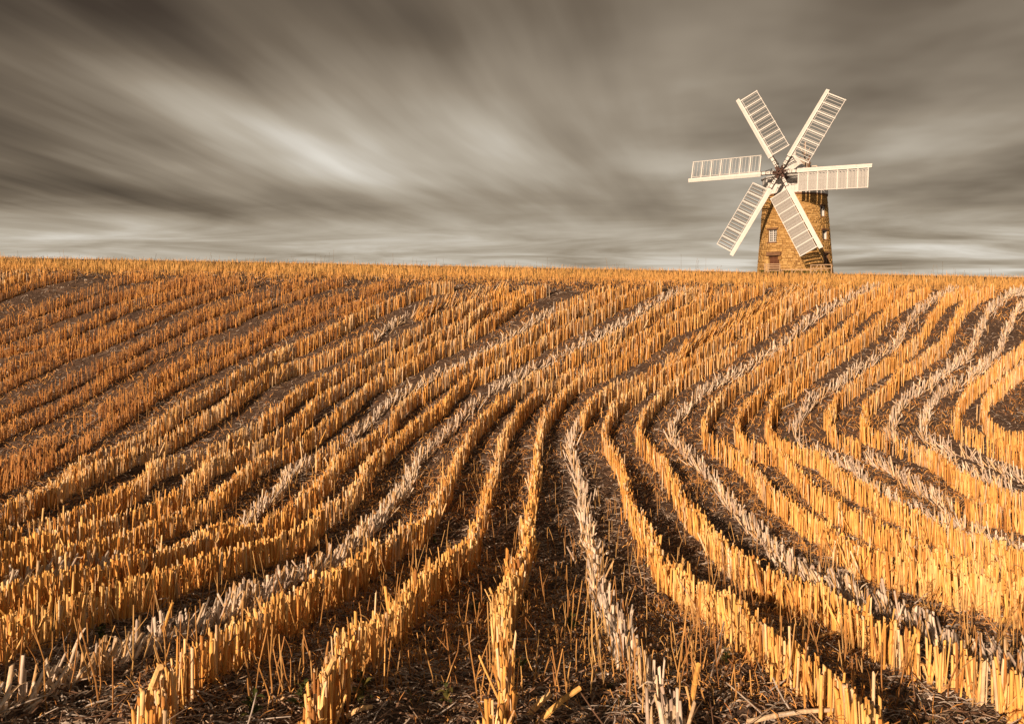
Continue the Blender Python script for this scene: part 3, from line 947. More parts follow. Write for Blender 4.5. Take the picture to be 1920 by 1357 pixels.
ROWS = [
('G','-3,244 -4,302 -4,359 -4,417 -5,474 -5,532 -2,589 3,647 9,704 15,761 17,819 19,876 22,934 24,991 26,1049 30,1106 35,1163 37,1221 41,1278 47,1336 59,1392 78,1446 95,1501 120,1553 159,1595 201,1634 243,1674 285,1713 320,1758 356,1803 400,1840 445,1876 480,1922 520,1963 562,2001 607,2038 655,2069'),
('B','53,253 62,310 61,369 62,427 65,486 68,544 69,603 70,661 75,720 80,778 85,836 85,895 86,953 91,1012 96,1070 97,1129 99,1187 100,1246 96,1304 103,1362 120,1418'),
('G','123,1387 143,1462 187,1526 244,1578 304,1627'),
('L','304,1627 341,1677 371,1732 414,1776 460,1818 511,1854 553,1899 595,1945 641,1986 690,2024 742,2058 795,2092'),
('G','114,244 129,300 129,357 129,414 135,471 137,529 137,586 134,644 132,701 136,758 140,816 144,873 146,930 148,988 151,1045 156,1102 161,1160 163,1217 157,1274 151,1331 164,1387 181,1442 210,1491 247,1535 284,1579 324,1620 364,1661 402,1705 441,1747 482,1787 524,1826 565,1867 604,1909 647,1947 692,1983 737,2019 781,2056 824,2094'),
('G','202,280 206,336 194,390 200,446 207,503 211,559 208,616 202,673 203,729 205,786 209,843 213,900 214,956 216,1013 220,1070 225,1126 229,1183 228,1240 213,1294 212,1350 229,1405 251,1457 280,1506 313,1552 352,1593 392,1634 431,1675 471,1715 512,1755 552,1795 591,1836 631,1877 670,1918 712,1957 756,1993 801,2027 848,2060 893,2094'),
('B','244,333 244,390 248,447 260,503 258,560 265,617 270,674 263,732 268,789 278,846 285,903 283,961 283,1019 287,1076 290,1134 295,1192 297,1249 279,1304 268,1359 285,1414 312,1465 344,1514 378,1560 417,1602 461,1640 501,1682 543,1722 585,1761 625,1802 665,1844 702,1889 740,1932 780,1974 823,2012 869,2048 913,2085 955,2124 996,2165'),
('G','322,431 334,486 340,543 348,600 342,657 326,712 324,768 334,825 343,881 341,938 342,995 338,1052 346,1109 351,1166 352,1223 340,1279 323,1332 334,1388 360,1439 389,1488 422,1535 459,1578 499,1619 540,1659 579,1701 619,1742 662,1779 702,1821 739,1864 778,1906 817,1948 858,1987 903,2023 949,2057 996,2090'),
('G','371,506 376,564 376,622 381,680 384,738 396,795 403,853 402,912 400,970 396,1028 401,1086 412,1143 417,1201 419,1259 379,1298 380,1354 401,1408 431,1458 462,1508 497,1554 537,1597 578,1639 618,1681 659,1722 700,1764 742,1804 781,1848 819,1893 858,1936 902,1974 947,2011 992,2048 1036,2086'),
('G','423,582 437,638 448,694 461,750 471,807 470,864 471,921 474,979 466,1035 459,1091 471,1147 481,1204 479,1260 436,1295 434,1351 453,1405 479,1457 510,1505 547,1549 587,1591 624,1634 664,1675 708,1713 752,1750 793,1790 833,1831 869,1876 906,1920 946,1962 988,2000 1033,2036 1078,2072'),
('B','481,662 491,720 501,777 518,833 527,890 522,947 508,1003 497,1060 505,1117 515,1174 524,1232 509,1287 477,1335 491,1391 519,1442 549,1491 585,1537 628,1576 671,1616 714,1655 757,1693 801,1732 845,1769 881,1815 914,1863 951,1908 989,1952 1027,1996 1070,2034 1116,2071 1158,2111 1198,2153'),
('G','607,843 603,935 551,996'),
('B','569,1035 569,1121 586,1207 572,1291'),
('G','560,1282 537,1337 550,1395 579,1447 612,1497 651,1543 696,1584 739,1625 784,1666 828,1706 873,1746 915,1789 954,1835 990,1883 1027,1930 1066,1976 1110,2018 1157,2054 1207,2088'),
('G','657,913 652,972 638,1029 624,1085 637,1143 650,1200 656,1259 624,1304 594,1354 617,1407 648,1458 684,1503 726,1546 763,1591 805,1633 849,1672 894,1710 940,1748 980,1791 1015,1839 1048,1887 1085,1933 1125,1977 1169,2016 1214,2055 1259,2093'),
('B','710,986 702,1043 698,1101 699,1159 697,1217 686,1272 654,1320 648,1376 678,1425 710,1473 746,1519 789,1557 833,1596 875,1635 919,1674 962,1712 1004,1753 1040,1798 1075,1844 1111,1890 1147,1936 1183,1981 1224,2022 1270,2057 1314,2096 1358,2134 1403,2170'),
('B','767,1066 758,1122 754,1180 754,1237 733,1288 701,1333 709,1389 742,1436 773,1484 808,1530 851,1568 896,1603 942,1638 986,1674 1028,1713 1068,1755 1105,1799 1141,1844 1175,1890 1210,1935 1247,1980 1288,2019 1333,2055 1379,2089 1427,2121 1477,2150'),
('G','826,1148 810,1206 794,1263 770,1312 757,1368 788,1420 822,1470 861,1516 904,1558 949,1599 994,1638 1040,1677 1086,1717 1131,1757 1176,1797 1221,1837 1266,1877 1312,1916 1359,1954 1408,1990 1457,2024'),
('G','910,1265 858,1296 814,1335 824,1395 851,1449 888,1498 931,1541 978,1581 1024,1621 1070,1661 1118,1699 1165,1738 1212,1777 1259,1816 1307,1854 1356,1889 1408,1923 1460,1955'),
('G','981,1362 940,1408 970,1468 1013,1520 1065,1563 1116,1607 1168,1650 1219,1694'),
('G','-68,244 -75,301 -76,359 -74,416 -73,473 -71,530 -70,588 -64,645 -55,701 -44,758 -40,815 -39,872 -36,929 -33,986 -29,1044 -26,1101 -24,1158 -22,1215 -19,1273 -10,1329 3,1385 16,1441 40,1493 72,1540 109,1583 150,1623 189,1666 226,1710 264,1752 304,1793 344,1834 383,1876 421,1919 461,1961 505,1997 552,2029 600,2060'),
('G','-116,244 -136,298 -143,354 -140,411 -143,468 -141,525 -140,582 -137,639 -133,696 -125,752 -119,809 -109,865 -98,921 -95,978 -91,1035 -87,1092 -87,1149 -85,1206 -80,1263 -70,1319 -56,1375 -38,1429 -18,1482 8,1533 42,1579 80,1621 119,1663 157,1705 197,1747 237,1787 278,1827 318,1868 352,1914 388,1958 430,1997 474,2034 518,2070'),
('B','-214,309 -204,364 -205,420 -208,477 -202,533 -199,590 -199,646 -199,703 -180,756 -171,812 -169,869 -169,925 -162,982 -155,1038 -151,1094 -151,1151 -150,1208 -150,1265 -134,1319 -116,1373 -99,1427 -78,1479 -56,1531 -21,1576 13,1621 51,1663 93,1701 131,1743 172,1782 215,1819 255,1859 293,1902 326,1948 364,1990 404,2030 448,2066'),
('G','-259,373 -271,429 -286,483 -287,540 -280,596 -277,652 -268,708 -258,763 -238,816 -225,871 -222,927 -218,984 -207,1039 -208,1096 -210,1153 -211,1209 -203,1265 -187,1320 -169,1373 -142,1423 -122,1476 -105,1530 -76,1578 -37,1619 -2,1663 37,1705 72,1749 110,1791 152,1829 192,1869 230,1911 267,1954 306,1995 347,2034 389,2072'),
('G','-337,486 -347,543 -352,601 -345,657 -331,713 -316,769 -310,827 -292,880 -272,934 -263,991 -262,1048 -261,1106 -265,1164 -269,1222 -250,1275 -224,1326 -210,1382 -202,1439 -184,1494 -151,1541 -122,1591 -86,1635 -48,1679 -9,1722 29,1765 63,1812 102,1855 144,1894 183,1937 224,1978 266,2018 308,2057'),
('G','-321,802 -321,855 -312,908'),
('B','-324,951 -322,1018 -317,1084 -324,1150 -337,1215 -314,1272'),
('G','-306,1240 -290,1278 -272,1314'),
('B','-394,568 -410,672 -376,762'),
('G','-349,707 -332,754 -321,802'),
('B','-277,1341 -259,1399 -246,1458 -223,1513 -191,1565 -159,1616 -118,1660 -78,1705 -37,1749 1,1796 35,1846 68,1896 106,1943'),
('G','105,1916 185,1968 253,2033'),
('G','-421,607 -427,665 -410,721 -400,779 -398,838 -398,897 -387,954 -377,1011 -383,1070 -385,1129 -390,1187 -385,1246 -346,1286 -328,1341 -306,1395 -296,1453 -285,1511 -264,1566 -225,1610 -193,1659 -155,1704 -116,1747 -81,1794 -42,1838 -15,1890 9,1944 47,1989 91,2028'),
('G','-482,695 -479,753 -477,810 -462,866 -452,923 -438,979 -433,1037 -439,1094 -446,1152 -455,1209 -437,1261 -399,1304 -374,1356 -366,1413 -359,1470 -340,1525 -311,1574 -277,1620 -245,1668 -206,1711 -171,1757 -132,1800 -98,1847 -69,1897 -31,1941 9,1983 54,2019'),
('G','-552,795 -531,850 -516,907 -510,965 -503,1023 -507,1081 -520,1138 -529,1195 -504,1246 -463,1287 -441,1341 -428,1398 -420,1456 -403,1512 -375,1564 -343,1613 -311,1661 -275,1708 -238,1753 -203,1800 -166,1845 -126,1889 -92,1936 -50,1977 -7,2016'),
('G','-605,1009 -609,1070 -615,1131 -613,1193 -597,1252 -563,1303 -549,1362 -530,1419 -517,1479 -502,1539 -471,1591 -439,1644 -386,1674 -352,1724 -305,1762'),
('B','-309,1784 -273,1842 -234,1898'),
('L','-231,1872 -172,1940 -99,1992 -25,2042'),
('G','-615,887 -616,945 -609,1003 -614,1061 -629,1118 -644,1174 -654,1232 -623,1280 -607,1335 -605,1394 -595,1451 -573,1505 -553,1560 -526,1612 -499,1664 -465,1711 -425,1754 -390,1800 -359,1850 -323,1896 -280,1936 -242,1980 -200,2021 -150,2052'),
('S','-712,1027 -712,1087 -717,1147 -724,1206 -720,1266 -704,1323 -700,1383 -692,1442 -677,1500 -661,1558 -635,1612 -603,1662 -571,1713 -538,1763 -503,1811 -461,1854 -414,1892 -365,1925 -313,1955'),
('S','-768,1108 -770,1168 -773,1228 -766,1288 -762,1348 -752,1408 -734,1466 -715,1523 -703,1582 -687,1640 -650,1688 -606,1729 -568,1775 -540,1829 -504,1877 -461,1920 -417,1962 -374,2003 -330,2045 -285,2085'),
('S','-885,1277 -870,1333 -862,1391 -838,1443 -828,1501 -807,1555 -793,1612 -767,1664 -740,1716 -711,1767 -668,1806 -632,1852 -601,1902 -567,1949 -525,1991 -480,2028 -439,2069'),
('S','-943,1361 -920,1419 -903,1480 -880,1539 -852,1595 -830,1655 -805,1713 -775,1768 -743,1823 -708,1875 -663,1919 -618,1963 -579,2013 -535,2059'),
('S','-1021,1472 -993,1541 -972,1613 -943,1681 -892,1735 -850,1796'),
('S','-1067,1539 -1037,1591 -1008,1644 -978,1696 -947,1747 -900,1784 -854,1823 -819,1872 -785,1922 -746,1967 -705,2011 -665,2055'),
('S','-1137,1640 -1096,1687 -1047,1725 -995,1760 -967,1815 -933,1868 -893,1915 -849,1960 -806,2005 -758,2045 -708,2082'),
('S','-1168,1685 -1124,1730 -1092,1784 -1059,1837 -1023,1888 -984,1938 -933,1974 -879,2007 -827,2044 -777,2082'),
('S','-1206,1740 -1169,1792 -1130,1844 -1093,1897 -1065,1954 -1027,2007 -994,2062 -942,2099'),
('S','-1285,1854 -1258,1917 -1227,1980 -1189,2038 -1142,2088'),

]


LAST_RIGHT = 19


def project(x, y, z):
    yy = np.maximum(y, 1e-3)
    return 960 + 1500 * x / yy, 540 - 1500 * (z - EYE) / yy

row_paths = []
# the field goes on beyond the picture on both sides: rows laid parallel to the outermost ones
def beside(k_, dx_, dy_, n_):
    kind, s = ROWS[k_]
    p = np.array([[float(q) / 100 for q in w.split(',')] for w in s.split()])
    for i_ in range(1, n_ + 1):
        row_paths.append(('G', p + np.array([dx_ * i_, dy_ * i_])))
for (kind, s) in ROWS:
    p = np.array([[float(q) / 100 for q in w.split(',')] for w in s.split()])
    row_paths.append((kind, p))
n_seen = len(row_paths)
beside(LAST_RIGHT, 0.62, 0.10, 8)
beside(len(ROWS) - 1, -0.62, -0.05, 3)
SP = {'G': 0.0110, 'B': 0.0165, 'L': 0.011, 'S': 0.0095}
X_, Y_, K_, T_, I_ = [], [], [], [], []
for i, (kind, p) in enumerate(row_paths):
    if (abs(p[0, 0]) > 0.645 * p[0, 1]) and p[0, 1] < 22 and len(p) > 6:      # rows run on past the edge of the picture
        d = p[0] - p[min(4, len(p) - 1)]; d = d / np.hypot(*d)
        p = np.vstack([p[0] + d * 5.0, p[0] + d * 2.5, p])
    seg = np.r_[0, np.cumsum(np.hypot(*np.diff(p, axis=0).T))]
    n = int(seg[-1] / SP[kind])
    s = np.sort(rng.random(n) * 0.55 * SP[kind] + np.arange(n) * SP[kind])
    x = np.interp(s, seg, p[:, 0]); y = np.interp(s, seg, p[:, 1])
    tx = np.gradient(x); ty = np.gradient(y); tl = np.hypot(tx, ty) + 1e-9; tx /= tl; ty /= tl
    wob = 0.05 * (vnoise(s * 1.3, np.full(n, i * 7.3), 5) - 0.5)
    far_more = 1.0
    j = rng.normal(0, {'G': 0.023, 'B': 0.024, 'L': 0.033, 'S': 0.030}[kind], n) * np.where(rng.random(n) < (0.14 if kind == 'B' else 0.04), 2.8, 1.0) + wob
    x = x - ty * j; y = y + tx * j
    keep = np.ones(n, bool)
    if kind == 'S':
        keep = (vnoise(s * 1.6, np.full(n, i * 3.1), 9) + 0.5 * rng.random(n)) > 0.42
    else:
        keep = rng.random(n) > (0.05 + (0.35 * (y < 4.6) if i == 0 else 0) + 0.42 * (vnoise(s * 2.6, np.full(n, i * 5.7), 12) > 0.80))
    X_.append(x[keep]); Y_.append(y[keep]); K_.append(np.full(keep.sum(), 'GBLS'.index(kind))); I_.append(np.full(keep.sum(), i))
    T_.append(np.arctan2(ty, tx)[keep])
    if kind == 'G':      # short and broken stubs beside the row
        pass
X_ = np.concatenate(X_); Y_ = np.concatenate(Y_); K_ = np.concatenate(K_); T_ = np.concatenate(T_); I_ = np.concatenate(I_)
N = len(X_)
Z_ = terrain(X_, Y_) + clods(X_, Y_) - 0.025
slow = vnoise(X_ * 1.2, Y_ * 1.2, 21)
HT = np.where(K_ == 0, 0.285 + 0.05 * (slow - .5) + rng.normal(0, 0.02, N), 0.0)
HT = np.where(K_ == 1, 0.205 + 0.05 * (slow - .5) + rng.normal(0, 0.035, N), HT)
HT = np.where(K_ == 2, 0.33 + rng.normal(0, 0.035, N), HT)
HT = np.where(K_ == 3, 0.235 + 0.08 * (slow - .5) + rng.normal(0, 0.04, N), HT)
odd = rng.random(N)
HT = np.where((odd > 0.975) & (K_ != 1), HT * rng.uniform(1.1, 1.45, N), HT)
HT = np.where((odd < 0.12), HT * rng.uniform(0.45, 0.9, N), HT)
HT = np.clip(HT, 0.06, 0.5) * (1 + 0.13 * sstep(8, 14, Y_)) * (0.74 + 0.26 * sstep(2.8, 7.5, Y_)) + 0.025
RD = np.clip(rng.normal(0.0088, 0.0022, N), 0.0042, 0.0145) * (1 - 0.24 * sstep(7, 13, Y_)) * (0.72 + 0.28 * sstep(3, 8, Y_)) * np.where(K_ == 3, 0.68, np.where(K_ == 1, 1.22, 1.0))
LEAN = np.abs(rng.normal(0, 0.08, N)) * (1 - 0.4 * sstep(8, 14, Y_)) + 0.45 * (rng.random(N) > 0.94 + 0.04 * sstep(8, 14, Y_)) * rng.random(N)
AZ = rng.random(N) * 6.283
# bleached rows were run over: they lie along the row, fanned out
bl = K_ == 1
side = np.where(rng.random(N) < 0.5, -1.0, 1.0)
AZ = np.where(bl, T_ + side * np.abs(rng.normal(0.22, 0.22, N)) + 3.1416 * (rng.random(N) < 0.13), AZ)
LEAN = np.where(bl, np.clip(rng.normal(0.78, 0.32, N), 0.1, 1.35), LEAN)
up_ = bl & (rng.random(N) < 0.16)
LEAN = np.where(up_, np.abs(rng.normal(0.2, 0.15, N)), LEAN)
ll = K_ == 2
AZ = np.where(ll, rng.normal(0.35, 0.4, N), AZ); LEAN = np.where(ll, np.clip(rng.normal(0.38, 0.12, N), 0.05, 0.8), LEAN)
BEND = rng.normal(0, 0.03, N)
TINT = np.clip(0.44 + 0.33 * sstep(13, 5, Y_) + 0.10 * sstep(-1, 4, X_) - 0.16 * sstep(-2, -7, X_) + 0.65 * (vnoise(X_ * 0.9, Y_ * 0.9, 31) - 0.5) + rng.normal(0, 0.25, N), 0.0, 0.999)

# which canes show largest
px_, py_ = project(X_, Y_, Z_ + HT * 0.6)
inview = (Y_ > 2.4) & (px_ > 5) & (px_ < 1915) & (py_ < 1352)
size = np.where(inview, HT / np.maximum(Y_, .1), 0)
near_idx = np.argsort(-size)[:300]
own = np.zeros(N, bool); own[near_idx] = True

NEAR_RINGS = ((0, 1.12), (0.30, 0.95), (0.335, 1.14), (0.37, 0.95), (0.72, 0.88), (0.75, 1.02), (0.78, 0.9), (1.0, 0.86))
MID_RINGS = ((0, 1.05), (0.36, 0.93), (0.40, 1.10), (0.44, 0.93), (1.0, 0.88))


def canes(mask, sides, rings, seed):
    b_ = np.c_[X_, Y_, Z_][mask]
    v_, q, cap, t = gen_stubs(b_, HT[mask], RD[mask], AZ[mask], LEAN[mask], BEND[mask], TINT[mask], sides, rings, 0.6, seed)
    return v_, [q, cap], t


def husks(mask, seed, share, width=0.016):
    """torn leaf sheaths that cling to the canes"""
    R_ = np.random.default_rng(seed)
    i = np.flatnonzero(mask); i = i[R_.random(len(i)) < share]
    n = len(i)
    d = np.c_[np.sin(LEAN[i]) * np.cos(AZ[i]), np.sin(LEAN[i]) * np.sin(AZ[i]), np.cos(LEAN[i])]
    a = R_.random(n) * 6.283
    o = np.c_[np.cos(a), np.sin(a), np.zeros(n)]
    t0 = R_.uniform(0.05, 0.8, n)[:, None]
    b_ = np.c_[X_, Y_, Z_][i] + d * HT[i][:, None] * t0 + o * RD[i][:, None] * 1.05
    L = R_.uniform(0.05, 0.16, n)[:, None]
    P1 = b_ + d * L * 0.6 + o * L * 0.12
    P2 = b_ + d * L * R_.uniform(-0.5, 0.9, n)[:, None] + o * L * R_.uniform(0.2, 0.75, n)[:, None]
    v_, q, t = gen_ribbons(b_, P1, P2, np.full(n, width), np.full(n, width * 0.35), 3, TINT[i], np.c_[-np.sin(a), np.cos(a), R_.normal(0, .2, n)], seed)
    return v_, [q], t

near = (Y_ < 8) & ~own
far = (Y_ >= 8) & ~own
gold_m = (K_ == 0) | (K_ == 2)
stuff('maize_stubble', M['gold'], 'golden cut maize stubs standing in rows across the rest of the field',
      [canes(near & gold_m, 7, MID_RINGS, 1), canes(far & gold_m & (Y_ < 13), 5, ((0, 1.05), (0.42, 0.97), (1, 0.9)), 2), canes(far & gold_m & (Y_ >= 13), 4, ((0, 1.05), (0.5, 0.97), (1, 0.9)), 12), husks(near & gold_m, 3, 0.75), husks(near & gold_m, 13, 0.35, 0.022), husks(far & gold_m & (Y_ < 14), 4, 0.3, 0.02)])
stuff('bleached_stubble', M['bleached'], 'pale flattened maize stubs leaning in the wheel tracked rows',
      [canes(near & bl, 7, MID_RINGS, 5), canes(far & bl, 5, ((0, 1.05), (0.42, 0.97), (1, 0.9)), 6), husks(near & bl, 7, 0.9, 0.022), husks(far & bl, 8, 0.35, 0.022)])
stuff('sparse_stubble', M['rust'], 'short thin rusty stubs in the patchy rows at the upper left', [canes(far & (K_ == 3), 5, ((0, 1.05), (0.42, 0.97), (1, 0.9)), 9), husks(far & (K_ == 3), 10, 0.3, 0.018)])

# the three hundred canes that show largest, each a thing of its own
ROW_WORDS = {0: 'the golden row up the middle', 1: 'the pale row right of the middle',
             4: 'the golden row right of the pale', 5: 'the bottom right corner row',
             6: 'the lower right edge pale row', 7: 'the third golden right edge row',
             20: 'the first golden row left of middle', 21: 'the second golden row left of middle',
             22: 'the bottom left pale row', 23: 'the lowest golden left edge row',
             24: 'the second golden left edge row'}


def variant(kind, i):
    R_ = np.random.default_rng(100 + i + (50 if kind == 'bleached' else 0))
    n = 1
    v_, q, cap, t = gen_stubs(np.zeros((1, 3)), np.array([0.30]), np.array([0.0125]), np.array([0.0]), np.array([0.0]), np.array([R_.normal(0, 0.03)]),
                              np.array([0.0]), 10, NEAR_RINGS, 0.7, 300 + i)
    v_ = v_ + (R_.random(v_.shape) - 0.5) * 0.0016
    return np_mesh('maize_stub', v_, [q, cap], tint=t, smooth=False, mat=M[kind])


def husk_variant(kind, i):
    R_ = np.random.default_rng(700 + i)
    n = 1
    a = R_.random(n) * 6.283
    o = np.c_[np.cos(a), np.sin(a), np.zeros(n)]
    b_ = o * 0.0128 + np.c_[np.zeros(n), np.zeros(n), R_.choice([0.10, 0.215, 0.02], n)]
    L = R_.uniform(0.06, 0.15, n)[:, None]
    up = np.array([[0, 0, 1.0]])
    P1 = b_ + up * L * 0.7 + o * L * 0.08
    P2 = b_ + up * L * R_.uniform(-0.4, 1.0, n)[:, None] + o * L * R_.uniform(0.1, 0.6, n)[:, None]
    v_, q, t = gen_ribbons(b_, P1, P2, np.full(n, 0.022), np.full(n, 0.007), 5, np.full(n, 0.3), np.c_[-np.sin(a), np.cos(a), R_.normal(0, .15, n)], i)
    return np_mesh('leaf_sheath', v_, [q], tint=t, mat=M[kind])

VAR = {k_: [variant(k_, i) for i in range(14)] for k_ in ('gold', 'bleached')}
HVAR = {k_: [husk_variant(k_, i) for i in range(9)] for k_ in ('gold', 'bleached')}
for i in near_idx:
    kd = 'bleached' if bl[i] else 'gold'
    o = link('maize_stub', VAR[kd][rng.integers(14)])
    o.location = (X_[i], Y_[i], Z_[i])
    axis = Vector((math.sin(LEAN[i]) * math.cos(AZ[i]), math.sin(LEAN[i]) * math.sin(AZ[i]), math.cos(LEAN[i])))
    q = Vector((0, 0, 1)).rotation_difference(axis) @ Euler((0, 0, rng.random() * 6.28)).to_quaternion()
    o.rotation_mode = 'QUATERNION'; o.rotation_quaternion = q
    rs = RD[i] / 0.0125
    o.scale = (rs, rs, HT[i] / 0.30)
    for _ in range(rng.integers(0, 4)):
        h = link('leaf_sheath', HVAR[kd][rng.integers(9)], o)
        h.rotation_euler = (0, 0, rng.random() * 6.28)
    state = ('pale leaning' if LEAN[i] > 0.35 else 'pale upright') if bl[i] else ('tall golden' if HT[i] > 0.33 else 'short golden' if HT[i] < 0.21 else 'tilted golden' if LEAN[i] > 0.16 else 'upright golden')
    roww = ROW_WORDS.get(int(I_[i]), 'a row low in the field')
    size_w = 'thick ' if RD[i] > 0.0092 else 'slim ' if RD[i] < 0.0064 else ''
    yb = 540 - 1500 * (Z_[i] - EYE) / Y_[i]
    band = 'at the bottom edge' if yb > 1310 else 'near the bottom' if yb > 1210 else 'a little further up'
    tag(o, '%s%s stub %s in %s' % (size_w, state, band, roww), 'maize stub', 'cut maize stubs in the nearest rows')

# ------------------------------------------------------------------ dry weed stems between the rows
n = 3600
u_ = rng.random(n)
Y = 3.3 * (20.5 / 3.3) ** (u_ ** 0.8)
X = (rng.random(n) * 2 - 1) * (0.66 * Y + 0.6)
dn = vnoise(X * 0.55, Y * 0.4, 41) + 0.35 * np.exp(-((X - 1.5) / 3.5) ** 2 - ((Y - 9) / 5.0) ** 2)
kp = dn + 0.2 * rng.random(n) > 0.62
X, Y = X[kp], Y[kp]; n = len(X)
Z = terrain(X, Y) + clods(X, Y) - 0.02
H = np.clip(rng.gamma(5.0, 0.042, n), 0.07, 0.42)
RA = rng.uniform(0.0022, 0.0042, n)
LE = np.abs(rng.normal(0, 0.16, n)); A = rng.random(n) * 6.283
TN = rng.random(n)
px_, py_ = project(X, Y, Z + H * .5)
vis = (px_ > 0) & (px_ < 1920) & (py_ < 1350)
order = np.argsort(-np.where(vis, H / Y, 0))[:260]
mine = np.zeros(n, bool); mine[order] = True
b_ = np.c_[X, Y, Z]
rest = ~mine
v_, q, cap, t = gen_stubs(b_[rest], H[rest], RA[rest], A[rest], LE[rest], rng.normal(0, 0.10, rest.sum()), TN[rest], 4, ((0, 1.1), (0.35, 1), (0.7, 0.9), (1, 0.7)), 0.3, 51)
stuff('dry_weed_stems', M['weedstem'], 'thin dry weed stems scattered between the farther stubble rows', [(v_, [q, cap], t)])
stem_me = []
for i in range(10):
    R_ = np.random.default_rng(900 + i)
    mb = MB()
    b1 = R_.normal(0, 0.018); b2 = R_.normal(0, 0.025); k1 = R_.normal(0, 0.03)
    pts = [(0, 0, 0), (b1, 0.3 * b1, 0.08), (b1 + k1 * .5, b2 * .5, 0.16), (b1 + k1, b2, 0.25)]
    if i in (2, 6):      # snapped over
        pts += [(b1 + k1 + 0.05, b2 + 0.02, 0.16), (b1 + k1 + 0.07, b2 + 0.03, 0.10)]
    mb.tube(pts, [0.0036, 0.0032, 0.003, 0.0026] + [0.0024, 0.002][:len(pts) - 4], 5)
    if i in (1, 4, 7):
        mb.tube([(b1, 0.3 * b1, 0.08), (b1 + 0.04, -0.02, 0.14), (b1 + 0.055, -0.03, 0.20)], [0.0022, 0.002, 0.0014], 4)
    if i in (3, 7):
        mb.tube([(b1 + k1 * .5, b2 * .5, 0.16), (b1 - 0.03, 0.03, 0.21)], [0.002, 0.0013], 4)
    stem_me.append((mb.mesh('dry_weed_stem', M['weedstem'], 0.0), i))
for i in order:
    me, vi = stem_me[rng.integers(10)]
    o = link('dry_weed_stem', me)
    o.location = b_[i]; o.rotation_euler = (LE[i] * math.cos(A[i]), LE[i] * math.sin(A[i]), rng.random() * 6.28)
    s = H[i] / 0.25; o.scale = (1, 1, s)
    shape = 'snapped over' if vi in (2, 6) else 'forked' if vi in (1, 4, 7, 3) else 'single'
    where = 'far left of the middle row' if X[i] < -1.2 else 'left of the middle row' if X[i] < -0.1 else 'right of the middle row' if X[i] < 0.9 else 'right of the pale row' if X[i] < 2.2 else 'among the right edge rows'
    far_ = 'near the bottom' if Y[i] < 5 else 'lower field' if Y[i] < 7.5 else 'mid field'
    tag(o, '%s%s dry weed stem %s, %s' % ('tall ' if H[i] > .28 else 'short ' if H[i] < .16 else '', shape, where, far_), 'weed stem', 'dry weed stems between the nearest rows')

# matted dry undergrowth: fine, curled, too many to count
n = 100000
Y = 3.0 * (23.5 / 3.0) ** (rng.random(n) ** 0.62); X = (rng.random(n) * 2 - 1) * (0.68 * Y + 1.0)
kp = vnoise(X * 0.8, Y * 0.55, 61) + 0.25 * rng.random(n) + 0.12 * sstep(5, 8, Y) + 0.04 * sstep(10, 16, Y) + 0.10 * sstep(0, -4, X) > 0.66
X, Y = X[kp], Y[kp]; n = len(X)
b_ = np.c_[X, Y, terrain(X, Y) + clods(X, Y) - 0.01]
L = rng.uniform(0.03, 0.10, n)[:, None] * (1 + 0.045 * Y[:, None]); a = rng.random(n) * 6.283
o_ = np.c_[np.cos(a), np.sin(a), np.zeros(n)]
up = np.array([[0, 0, 1.0]])
P1 = b_ + up * L * rng.uniform(.3, 1.0, n)[:, None] + o_ * L * .2
P2 = b_ + up * L * rng.uniform(0.1, 0.8, n)[:, None] + o_ * L * rng.uniform(.2, .9, n)[:, None]
w = np.clip(0.003 + 0.0004 * Y, 0, .012)
v_, q, t = gen_ribbons(b_, P1, P2, w, w * .5, 3, rng.random(n), None, 62)
stuff('dry_undergrowth', M['rust'], 'fine rusty dead grass matted between the stubble rows', [(v_, [q], t)])

# chopped leaves and straw on the soil
n = 150000
Y = 2.5 * (23.5 / 2.5) ** (rng.random(n) ** 0.72); X = (rng.random(n) * 2 - 1) * (0.68 * Y + 1.0)
kp = vnoise(X * 1.6, Y * 1.6, 71) + 0.6 * rng.random(n) > 0.5
X, Y = X[kp], Y[kp]; n = len(X)
b_ = np.c_[X, Y, terrain(X, Y) + clods(X, Y) + rng.uniform(0.0, 0.014, n)]
L = (rng.gamma(3.0, 0.022, n) * (0.75 + 0.35 * sstep(3, 10, Y)))[:, None] + 0.012; a = rng.normal(0, 0.9, n) + np.pi * (rng.random(n) > .5)
o_ = np.c_[np.cos(a), np.sin(a), np.zeros(n)]
e_ = b_ + o_ * L; e_[:, 2] = terrain(e_[:, 0], e_[:, 1]) + clods(e_[:, 0], e_[:, 1]) + rng.uniform(0.0, 0.022, n)
mid = (b_ + e_) / 2 + np.c_[-o_[:, 1], o_[:, 0], np.zeros(n)] * L * rng.normal(0, .22, n)[:, None]; mid[:, 2] += rng.uniform(0.0, 0.03, n)
wd = np.c_[-o_[:, 1], o_[:, 0], rng.normal(0, .55, n)]; wd /= np.linalg.norm(wd, axis=1)[:, None]
w = rng.gamma(2.2, 0.0016, n) + 0.0012 + 0.00045 * Y
v_, q, t = gen_ribbons(b_, mid, e_, w, w * .55, 3, rng.random(n), wd, 72)
stuff('dead_leaf_litter', M['litter'], 'chopped dead maize leaves and straw strewn over the soil', [(v_, [q], t)])

# loose straws, some propped on others
n = 1500
Y = 2.6 * (16.0 / 2.6) ** rng.random(n); X = (rng.random(n) * 2 - 1) * (0.66 * Y + .6)
b_ = np.c_[X, Y, terrain(X, Y) + clods(X, Y)]
L = rng.uniform(.08, .34, n); a = rng.random(n) * 6.283
v_, q, cap, t = gen_stubs(b_, L, rng.uniform(.0018, .0042, n), a, np.clip(rng.normal(1.35, .22, n), .4, 1.55), rng.normal(0, .12, n), rng.random(n), 4, ((0, 1), (.4, 1), (.75, .9), (1, .8)), .3, 75)
stuff('loose_straw', M['litter'], 'loose straws lying or propped between the nearer rows', [(v_, [q, cap], t)])

